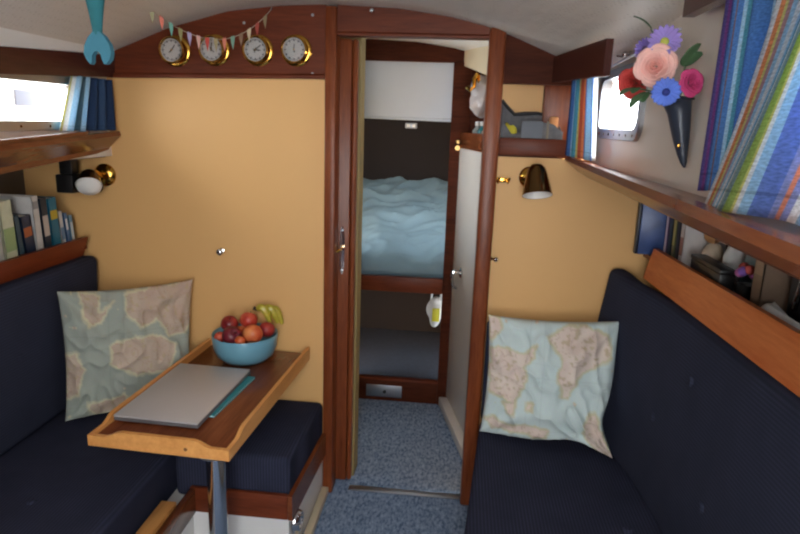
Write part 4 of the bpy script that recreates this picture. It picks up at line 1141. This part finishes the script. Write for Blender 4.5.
# starboard forward curtain, gathered against the bulkhead
def cur_r1(u, v):
    y = YB - 0.022 - 0.33 * u * (0.72 + 0.28 * (1 - v))
    x = 0.336 + 0.026 * u + 0.011 * math.sin(u * 30) * min(1, 0.3 + u * 3)
    return (x, y, 1.304 + 0.235 * v)
e = curtain("small striped curtain gathered beside the starboard bulkhead", cur_r1, 60, 16, st((0, NA), (0.10, BL), (0.2, LBL), (0.26, BL), (0.34, TE), (0.41, YE), (0.45, LBL), (0.52, OR), (0.58, (186, 100, 72)), (0.61, OR), (0.65, (186, 100, 72)), (0.68, OR), (0.72, BL), (0.80, LBL), (0.88, WH), (0.96, BL)), (0.372, 1.97, 1.304), 0.3)
obj("rod", tube([(0.392, YB - 0.02, 1.545), (0.392, 1.25, 1.575)], 0.003, 8), "steel", e)
# port curtain
def cur_l(u, v):
    y = YB - 0.035 - 0.28 * u * (0.70 + 0.30 * (1 - v))
    x = -1.190 + 0.012 * math.sin(u * 30 + 0.5) + 0.003 * (1 - v)
    return (x, y, 1.329 + 0.165 * v)
curtain("blue striped curtain gathered at the port bulkhead end of the window", cur_l, 70, 16, st((0, (50, 70, 104)), (0.16, (66, 92, 128)), (0.3, (50, 70, 104)), (0.36, (70, 100, 140)), (0.46, (52, 74, 108)), (0.56, (76, 112, 150)), (0.62, LBL), (0.70, (88, 116, 130)), (0.76, (120, 110, 116)), (0.80, TE), (0.87, LBL), (0.92, WH), (0.95, YE), (0.985, WH)), (-1.168, 1.93, 1.312), 0.3)
# big starboard curtain: rear fall and the front leaf folded across it
def cur_b(u, v):
    y = 0.972 + 0.012 * v - 0.34 * u
    x = 0.366 + 0.006 * math.sin(u * 34) - 0.006 * (1 - v)
    return (x, y, 1.304 + 0.018 * min(1, u * 2) * (1 - v) + 0.292 * v)
def cur_f(u, v):
    yl = 0.752 + 0.112 * (1 - v) ** 1.3
    y = yl + (0.12 - yl) * u
    x = 0.338 + 0.009 * math.sin(u * 22 + 1.2 * (1 - v)) - 0.016 * (1 - v) ** 1.5 - 0.03 * u * (1 - v)
    return (x, y, 1.301 - 0.010 * (1 - v) * math.exp(-u * 5) + 0.012 * min(1, u * 2.4) * (1 - v) + 0.296 * v)
big = curtain("large striped curtain in the starboard foreground with a folded edge", cur_b, 60, 20, st((0, (96, 84, 150)), (0.012, PU), (0.03, (70, 90, 160)), (0.045, TE), (0.065, GR), (0.075, TE), (0.10, BL), (0.12, (92, 74, 148)), (0.13, BL), (0.155, (126, 104, 110)), (0.162, BL), (0.185, LBL), (0.20, TE), (0.225, (60, 80, 150)), (0.26, (126, 104, 110)), (0.27, BL), (0.40, LBL), (0.47, PU), (0.5, BL), (0.6, NA), (0.7, TE), (0.8, LBL), (0.9, BL)), (0.37, 0.6, 1.302), 0.3)
o = obj("front_fold", grid(cur_f, 110, 24), stripes_uv("striped front leaf cloth", st((0, WH), (0.010, OR), (0.020, YE), (0.03, (190, 150, 160)), (0.042, LBL), (0.056, WH), (0.082, LBL), (0.096, TE), (0.108, WH), (0.118, GR), (0.136, (150, 180, 190)), (0.150, (176, 200, 116)), (0.176, YE), (0.184, WH), (0.198, LBL), (0.222, (122, 150, 214)), (0.262, LA), (0.280, (232, 168, 140)), (0.292, LA), (0.312, WH), (0.345, LBL), (0.40, BL), (0.46, TE), (0.53, YE), (0.6, LBL), (0.68, BL), (0.76, WH), (0.82, OR), (0.88, LBL), (0.94, BL)), transl=0.6), big)
o.modifiers.new("t", "SOLIDIFY").thickness = 0.0016
hb = thing("rail_bracket", "small chrome curtain rail bracket beside the end of dark pelmet board", "bracket", (0.40, 1.78, 1.58))
obj("plate", lathe([(0, 0), (0.010, 0), (0.010, 0.004), (0, 0.004)], 14, (0.419, 1.70, 1.578), (-1, 0, 0)), "chrome", hb)
obj("hook", ball((0.404, 1.70, 1.578), 0.008, 12, 8), "chrome", hb)
obj("ring", tube([(0.415, 1.70, 1.578), (0.405, 1.73, 1.576), (0.398, 1.755, 1.58)], 0.003, 8), "chrome", hb)

# ------------------------------------------------------------------ wall vase and artificial flowers
vc = [((0.388, 1.205, 1.447), 0.027), ((0.390, 1.205, 1.441), 0.0245), ((0.394, 1.203, 1.425), 0.0205), ((0.398, 1.20, 1.40), 0.0175), ((0.402, 1.197, 1.375), 0.014), ((0.406, 1.192, 1.35), 0.0095), ((0.409, 1.188, 1.335), 0.006), ((0.411, 1.186, 1.326), 0.002)]
bm = tube([c for c, r in vc], [r for c, r in vc], 24)
va = thing("wall_vase", "black cone-shaped vase fixed on the white cabin side", "vase", (0.40, 1.20, 1.326))
obj("vase_body", bm, plain("blue black glaze", (42, 50, 64), 0.35), va)
obj("rim", lathe([(0.024, 0.0), (0.029, 0.001), (0.030, 0.004), (0.027, 0.006), (0.023, 0.004)], 28, (0.388, 1.205, 1.446), (0, 0, 1)), plain("blue black rim", (44, 50, 64), 0.25), va)
obj("gold_mark", ball((0.3935, 1.18, 1.365), 0.0028, 8, 6, (0.8, 0.6, 1.8)), "brass", va)

def petal(w, l, cup, n=6):
    def f(u, v):
        a = (u - 0.5) * 2
        ww = w * (math.sin(PI * min(0.999, 0.08 + v * 0.84)) ** 0.7)
        return Vector((a * ww, -l * cup * (v ** 2) * 0.6 + 0.15 * w * a * a, l * v * (1 - 0.25 * cup * v)))
    return f
def add_petals(bm, specs):
    for f, mt in specs:
        nu, nv = 6, 6
        vs = [[bm.verts.new(mt @ f(i / nu, j / nv)) for j in range(nv + 1)] for i in range(nu + 1)]
        for i in range(nu):
            for j in range(nv): bm.faces.new((vs[i][j], vs[i + 1][j], vs[i + 1][j + 1], vs[i][j + 1]))
def rose(c, R, direction):
    """layers of overlapping cupped petals with rolled rims, opening towards direction"""
    bm = bm_new(); z = Vector(direction).normalized(); q = z.to_track_quat("Z", "Y").to_matrix().to_4x4()
    T = Matrix.Translation(c) @ q
    rnd = random.Random(int(R * 1e5))
    layers = [(0.10, 3, 0.62, 0.02, 0.0), (0.24, 4, 0.66, 0.05, 0.02), (0.42, 5, 0.60, 0.09, 0.05), (0.60, 5, 0.48, 0.15, 0.10), (0.76, 6, 0.32, 0.20, 0.15), (0.88, 6, 0.12, 0.24, 0.18)]
    for li, (rad, n, hg, curl, drp) in enumerate(layers):
        for k in range(n):
            a0 = 2 * PI * k / n + li * 1.1 + rnd.uniform(-0.15, 0.15); span = 2 * PI / n * 1.45
            hj = hg * rnd.uniform(0.92, 1.08); rj = rad * rnd.uniform(0.95, 1.05)
            nu, nv = 10, 8; vs = []
            for i in range(nu + 1):
                row = []
                for j in range(nv + 1):
                    s_ = 2 * i / nu - 1; v = j / nv * (1 - 0.30 * abs(s_) ** 3)
                    a = a0 + s_ * span / 2 * (0.55 + 0.45 * math.sin(min(1, v * 1.3) * PI / 2))
                    r = R * (rj * (0.25 + 0.75 * math.sin(v * PI / 2)) + curl * v ** 4 + 0.05 * s_ * (1 + li * 0.2) * 0.5)
                    h = R * (-0.25 + (hj + 0.25) * v ** 0.9 - drp * v ** 5)
                    row.append(bm.verts.new(T @ Vector((r * math.cos(a), r * math.sin(a), h))))
                vs.append(row)
            for i in range(nu):
                for j in range(nv): bm.faces.new((vs[i][j], vs[i + 1][j], vs[i + 1][j + 1], vs[i][j + 1]))
    return bm
def daisy(c, R, direction, n=16, rows=2):
    bm = bm_new(); z = Vector(direction).normalized(); q = z.to_track_quat("Z", "Y").to_matrix().to_4x4()
    sp_ = []
    for r_ in range(rows):
        for k in range(n):
            a = 2 * PI * (k + 0.5 * r_) / n
            mt = Matrix.Translation(c) @ q @ Matrix.Rotation(a, 4, "Z") @ Matrix.Translation((0, -R * 0.12, 0)) @ Matrix.Rotation(1.05 + 0.25 * r_ + 0.08 * math.sin(k * 5), 4, "X")
            sp_.append((petal(R * 0.17, R * (0.98 - 0.12 * r_), 0.25), mt))
    add_petals(bm, sp_)
    return bm
STEM = plain("green stem", (62, 92, 58), 0.6); LEAF = plain("green leaf", (74, 108, 72), 0.55, var=0.2, vscale=40)
mouth = Vector((0.388, 1.205, 1.444))
def flower(name, label, c, R, direction, kind, col, centre=None):
    c = Vector(c); d = Vector(direction).normalized()
    e = thing(name, label, "flower", tuple(c), "flowers in the wall vase")
    bm = rose(c, R, d) if kind == "rose" else daisy(c, R, d)
    o = obj("bloom", bm, col, e); o.modifiers.new("t", "SOLIDIFY").thickness = 0.0008
    if centre is not None: obj("flower_centre", ball(c + d * R * 0.12, R * 0.26, 14, 10), centre, e)
    b = c - d * R * 0.3
    obj("stem", tube([b, b.lerp(mouth, 0.5) + Vector((0, 0, 0.008)), mouth + (b - mouth) * 0.12 + Vector((0, 0, 0.002)), mouth + Vector((0, 0, -0.01))], 0.002, 6), STEM, e)
    obj("calyx", ball(b, R * 0.28, 10, 8), STEM, e)
    return e
petal_mat = lambda n, c, v=0.12: plain(n, c, 0.65, var=v, vscale=45)
TOC = Vector((-0.33, -0.9, -0.05))
flower("rose", "big pale pink rose in front of the bouquet", (0.348, 1.228, 1.506), 0.035, (-0.35, -0.9, -0.02), "rose", petal_mat("pale pink petals", (244, 192, 180)))
flower("rose", "red rose leaning left over the bright window", (0.335, 1.32, 1.482), 0.029, (-0.6, -0.75, -0.1), "rose", petal_mat("red petals", (208, 72, 66)))
flower("cornflower", "blue flower low beneath the pink rose", (0.350, 1.15, 1.456), 0.025, (-0.3, -0.9, 0.05), "daisy", petal_mat("blue petals", (88, 118, 208)), petal_mat("dark blue centre", (40, 50, 120)))
flower("aster", "lilac aster with a yellow-green eye at the bouquet's top", (0.362, 1.235, 1.549), 0.030, (-0.3, -0.9, 0.25), "daisy", petal_mat("lilac petals", (150, 128, 200)), petal_mat("yellow green eye", (186, 190, 80)))
flower("aster", "smaller violet aster at upper left of the pale pink rose", (0.35, 1.31, 1.545), 0.022, (-0.7, -0.6, 0.2), "daisy", petal_mat("violet petals", (126, 106, 184)), petal_mat("violet eye", (110, 90, 140)))
flower("carnation", "deep pink bloom at right of the bouquet above the vase", (0.392, 1.155, 1.474), 0.022, (0.3, -0.9, 0.15), "rose", petal_mat("deep pink petals", (206, 70, 128)))
for k, (c, dr, lab) in enumerate([((0.388, 1.185, 1.505), (0.15, -0.2, 0.9), "broad green leaf spray behind the deep pink bloom"), ((0.335, 1.215, 1.458), (-0.7, -0.3, -0.35), "drooping green leaf under the blue flower"), ((0.33, 1.26, 1.468), (-0.75, -0.35, -0.05), "dark green leaf between the red and blue flowers"), ((0.35, 1.29, 1.580), (-0.6, 0.1, 0.75), "narrow grey green sprig at the top left of the bouquet")]):
    c = Vector(c); d = Vector(dr).normalized()
    e = thing("leaf_sprig", lab, "leaf", tuple(c), "leaves in the wall vase")
    bm = bm_new(); sp_ = []
    q = d.to_track_quat("Z", "Y").to_matrix().to_4x4()
    for a, s in ((0, 1.0), (0.7, 0.8), (-0.7, 0.8)) if k == 0 else (((0, 1.0),) if k == 3 else ((0, 1.0), (0.6, 0.7))):
        sp_.append((petal((0.007 if k == 3 else 0.014) * s, 0.045 * s, 0.5), Matrix.Translation(c) @ q @ Matrix.Rotation(a, 4, "Y")))
    add_petals(bm, sp_)
    o = obj("leaf", bm, LEAF, e); o.modifiers.new("t", "SOLIDIFY").thickness = 0.0008
    obj("stem", tube([c, c.lerp(mouth, 0.5) + Vector((0, 0, 0.004)), mouth + (c - mouth) * 0.1, mouth + Vector((0, 0, -0.01))], 0.0015, 6), STEM, e)

# ------------------------------------------------------------------ hanging mermaid tail and bunting
mt_ = thing("mermaid_tail", "teal felt fish tail hanging from the ceiling near the port window", "decoration", (-0.775, 1.3, 1.49))
def tail_ring(z, hw, th, cx=-0.775): return [(cx + hw * math.cos(2 * PI * k / 14), 1.3 + th * math.sin(2 * PI * k / 14), z) for k in range(14)]
obj("body", loft([tail_ring(z, hw, th) for z, hw, th in ((1.545, 0.010, 0.007), (1.555, 0.0105, 0.008), (1.57, 0.012, 0.010), (1.59, 0.015, 0.012), (1.615, 0.019, 0.016), (1.645, 0.025, 0.02), (1.68, 0.027, 0.022), (1.70, 0.015, 0.012))]), "teal", mt_)
FL = [(-0.782, 1.553), (-0.794, 1.541), (-0.803, 1.524), (-0.805, 1.508), (-0.80, 1.496), (-0.792, 1.487), (-0.788, 1.492), (-0.787, 1.505), (-0.781, 1.513), (-0.774, 1.514), (-0.768, 1.508), (-0.765, 1.495), (-0.762, 1.488), (-0.756, 1.489), (-0.748, 1.498), (-0.744, 1.512), (-0.747, 1.528), (-0.757, 1.543), (-0.768, 1.553)]
obj("fluke", prism(FL, "Y", 1.293, 1.307), plain("blue teal felt", (70, 132, 152), 0.9, var=0.08), mt_)
obj("cord", tube([(-0.775, 1.3, 1.70), (-0.775, 1.3, zc(-0.775, 1.3) - 0.001)], 0.0012, 6), "string", mt_)

P0 = Vector((-0.632, YB - 0.025, 1.727)); P1 = Vector((-0.965, 1.84, 1.715)); 
def cat(t):
    p = P0.lerp(P1, t); p.z -= 0.40 * t * (1 - t) * (1.15 - 0.3 * t); return p
cats = [cat(i / 30) for i in range(31)]
bu = thing("bunting", "faded pennant bunting strung from the header over the instruments", "bunting", tuple(P1))
obj("string", tube(cats, 0.001, 6), "string", bu)
obj("hook", tube([P0 + Vector((0, 0.016, 0.006)), P0 + Vector((0, 0.004, 0.004)), P0, P0 + Vector((0.003, 0, 0.008))], 0.002, 6), "chrome", bu)
FC = [(146, 128, 96), (178, 84, 70), (214, 196, 160), (150, 120, 96), (130, 170, 150), (224, 138, 112), (176, 160, 120), (206, 84, 74), (226, 176, 160), (178, 164, 196), (150, 142, 96), (120, 176, 156), (226, 130, 112), (190, 190, 150)]
for k in range(14):
    t = 0.05 + k * 0.066
    a = cat(t - 0.016); b = cat(t + 0.016); c = cat(t) + Vector((0.002, -0.004, -0.038))
    m1 = (a + b) / 2
    dn = Vector((0, 0, -1)); ac = (b - a)
    pts = [a, a.lerp(m1, 0.5) + Vector((0, 0, 0.005)), m1 + Vector((0, 0, 0.001)), m1.lerp(b, 0.5) + Vector((0, 0, 0.005)), b, b + dn * 0.012 - ac * 0.05, c, a + dn * 0.012 + ac * 0.05]
    nr = ac.cross(dn).normalized() * 0.0009
    obj("pennant", loft([[p - nr for p in pts], [p + nr for p in pts]]), plain("pennant felt", FC[k], 0.95), bu, smooth=False)

# ------------------------------------------------------------------ moored boat outside the port window
ob = thing("motor_boat", "white motor boat moored outside the port window", "boat", (-6.0, 7.0, 0.0))
obj("hull", loft([[(-6.0 + s * 1.2, y, 0.0), (-6.0 - s * 1.2, y, 0.0), (-6.0 - s * 1.5, y, 1.25), (-6.0 + s * 1.5, y, 1.25)] for y, s in ((2.0, 0.95), (6.0, 1.0), (10.0, 0.7), (12.0, 0.1))]), "white", ob, smooth=False)
obj("cabin", loft([[(-6.0 + s, y, 1.252), (-6.0 - s, y, 1.252), (-6.0 - s, y, 2.6), (-6.0 + s, y, 2.6)] for y, s in ((2.4, 1.1), (9.2, 1.1))]), "white", ob, smooth=False)
for y in (3.6, 4.6, 5.5, 6.5, 7.5): obj("window", box(-4.899, -4.87, y, y + 0.42, 1.42, 1.60, 0.01), plain("dark boat glass", (26, 30, 44), 0.3), ob)
obj("rub_rail", box(-4.52, -4.45, 2.6, 6.0, 1.14, 1.18, 0.01), plain("grey rub rail", (44, 48, 60), 0.5), ob)

# ------------------------------------------------------------------ light
w = bpy.data.worlds.new("overcast sky"); scene.world = w; w.use_nodes = True
nt = w.node_tree; nt.nodes.clear()
out = nt.nodes.new("ShaderNodeOutputWorld"); bg = nt.nodes.new("ShaderNodeBackground")
bg.inputs["Color"].default_value = (0.95, 0.975, 1.0, 1); bg.inputs["Strength"].default_value = 13.6
nt.links.new(bg.outputs[0], out.inputs[0])
def area(name, loc, rot, sx, sy, energy=0.0, col=(1, 1, 1), portal=False):
    l = bpy.data.lights.new(name, "AREA"); l.shape = "RECTANGLE"; l.size = sx; l.size_y = sy; l.energy = energy; l.color = col
    if portal: l.cycles.is_portal = True
    o = bpy.data.objects.new(name, l); COL.objects.link(o); o.location = loc; o.rotation_euler = rot
    return o
area("portal_companionway", (0.03, -0.43, 1.76), (0, 0, 0), 0.82, 0.66, portal=True)
area("portal_companionway_aft", (0.05, -0.79, 1.3), (PI / 2, 0, 0), 0.8, 0.9, portal=True)
area("portal_window_port", (-1.245, 1.5, 1.412), (0, -PI / 2, 0), 0.13, 0.8, portal=True)
area("portal_window_fore", (0.445, 1.75, 1.46), (0, PI / 2, 0), 0.16, 0.45, portal=True)
area("portal_window_aft", (0.445, 0.52, 1.46), (0, PI / 2, 0), 0.16, 0.7, portal=True)
hm_ = bpy.data.materials.new("milky light diffuser"); hm_.use_nodes = True; hn = hm_.node_tree; hn.nodes.clear()
ho = hn.nodes.new("ShaderNodeOutputMaterial"); ht = hn.nodes.new("ShaderNodeBsdfTranslucent"); ht.inputs[0].default_value = (0.36, 0.38, 0.39, 1); hn.links.new(ht.outputs[0], ho.inputs[0])
e = struct("hatch_diffuser", box(-0.519, 0.019, 2.981, 3.299, 1.668, 1.676), hm_, "unseen milky pane added to diffuse hatch light over the forward berth", smooth=False)  # pane added to soften and dim the sun on the duvet
area("portal_hatch", (-0.25, 3.14, 1.70), (0, 0, 0), 0.55, 0.33, portal=True)

sl = bpy.data.lights.new("sun", "SUN"); sl.energy = 18.0; sl.angle = math.radians(3); sl.color = (1.0, 0.93, 0.82)
so = bpy.data.objects.new("sun", sl); COL.objects.link(so)
so.rotation_euler = Vector((-0.42, -0.06, -0.9)).to_track_quat("-Z", "Y").to_euler()
area("portal_added_porthole", (-0.605, (PORT[0] + PORT[1]) / 2, 1.30), (0, -PI / 2, 0), 0.40, 0.35, portal=True)
# ------------------------------------------------------------------ camera
cd = bpy.data.cameras.new("camera"); cam = bpy.data.objects.new("camera", cd); COL.objects.link(cam)
cd.sensor_fit = "HORIZONTAL"; cd.sensor_width = 36.0; cd.lens = 613.0 / 800 * 36.0; cd.clip_start = 0.02
yaw, pitch, roll = math.radians(5.2), math.radians(13.3), math.radians(2.0)
f = Vector((-math.sin(yaw) * math.cos(pitch), math.cos(yaw) * math.cos(pitch), -math.sin(pitch)))
r = Vector((math.cos(yaw), math.sin(yaw), 0)); u = r.cross(f)
r2 = r * math.cos(roll) + u * math.sin(roll); u2 = -r * math.sin(roll) + u * math.cos(roll)
mw = Matrix(((r2.x, u2.x, -f.x, 0), (r2.y, u2.y, -f.y, 0), (r2.z, u2.z, -f.z, 1.39), (0, 0, 0, 1)))
cam.matrix_world = mw
scene.camera = cam
scene.view_settings.view_transform = "Standard"
scene.view_settings.look = "None"
scene.view_settings.gamma = 1.0
scene.view_settings.use_curve_mapping = False
scene.view_settings.exposure = 0.0
scene.cycles.use_denoising = True
scene.cycles.filter_width = 2.2
scene.cycles.caustics_reflective = False
scene.cycles.caustics_refractive = False
scene.cycles.max_bounces = 10
scene.cycles.diffuse_bounces = 6
scene.cycles.transparent_max_bounces = 12
scene.cycles.sample_clamp_indirect = 6.0
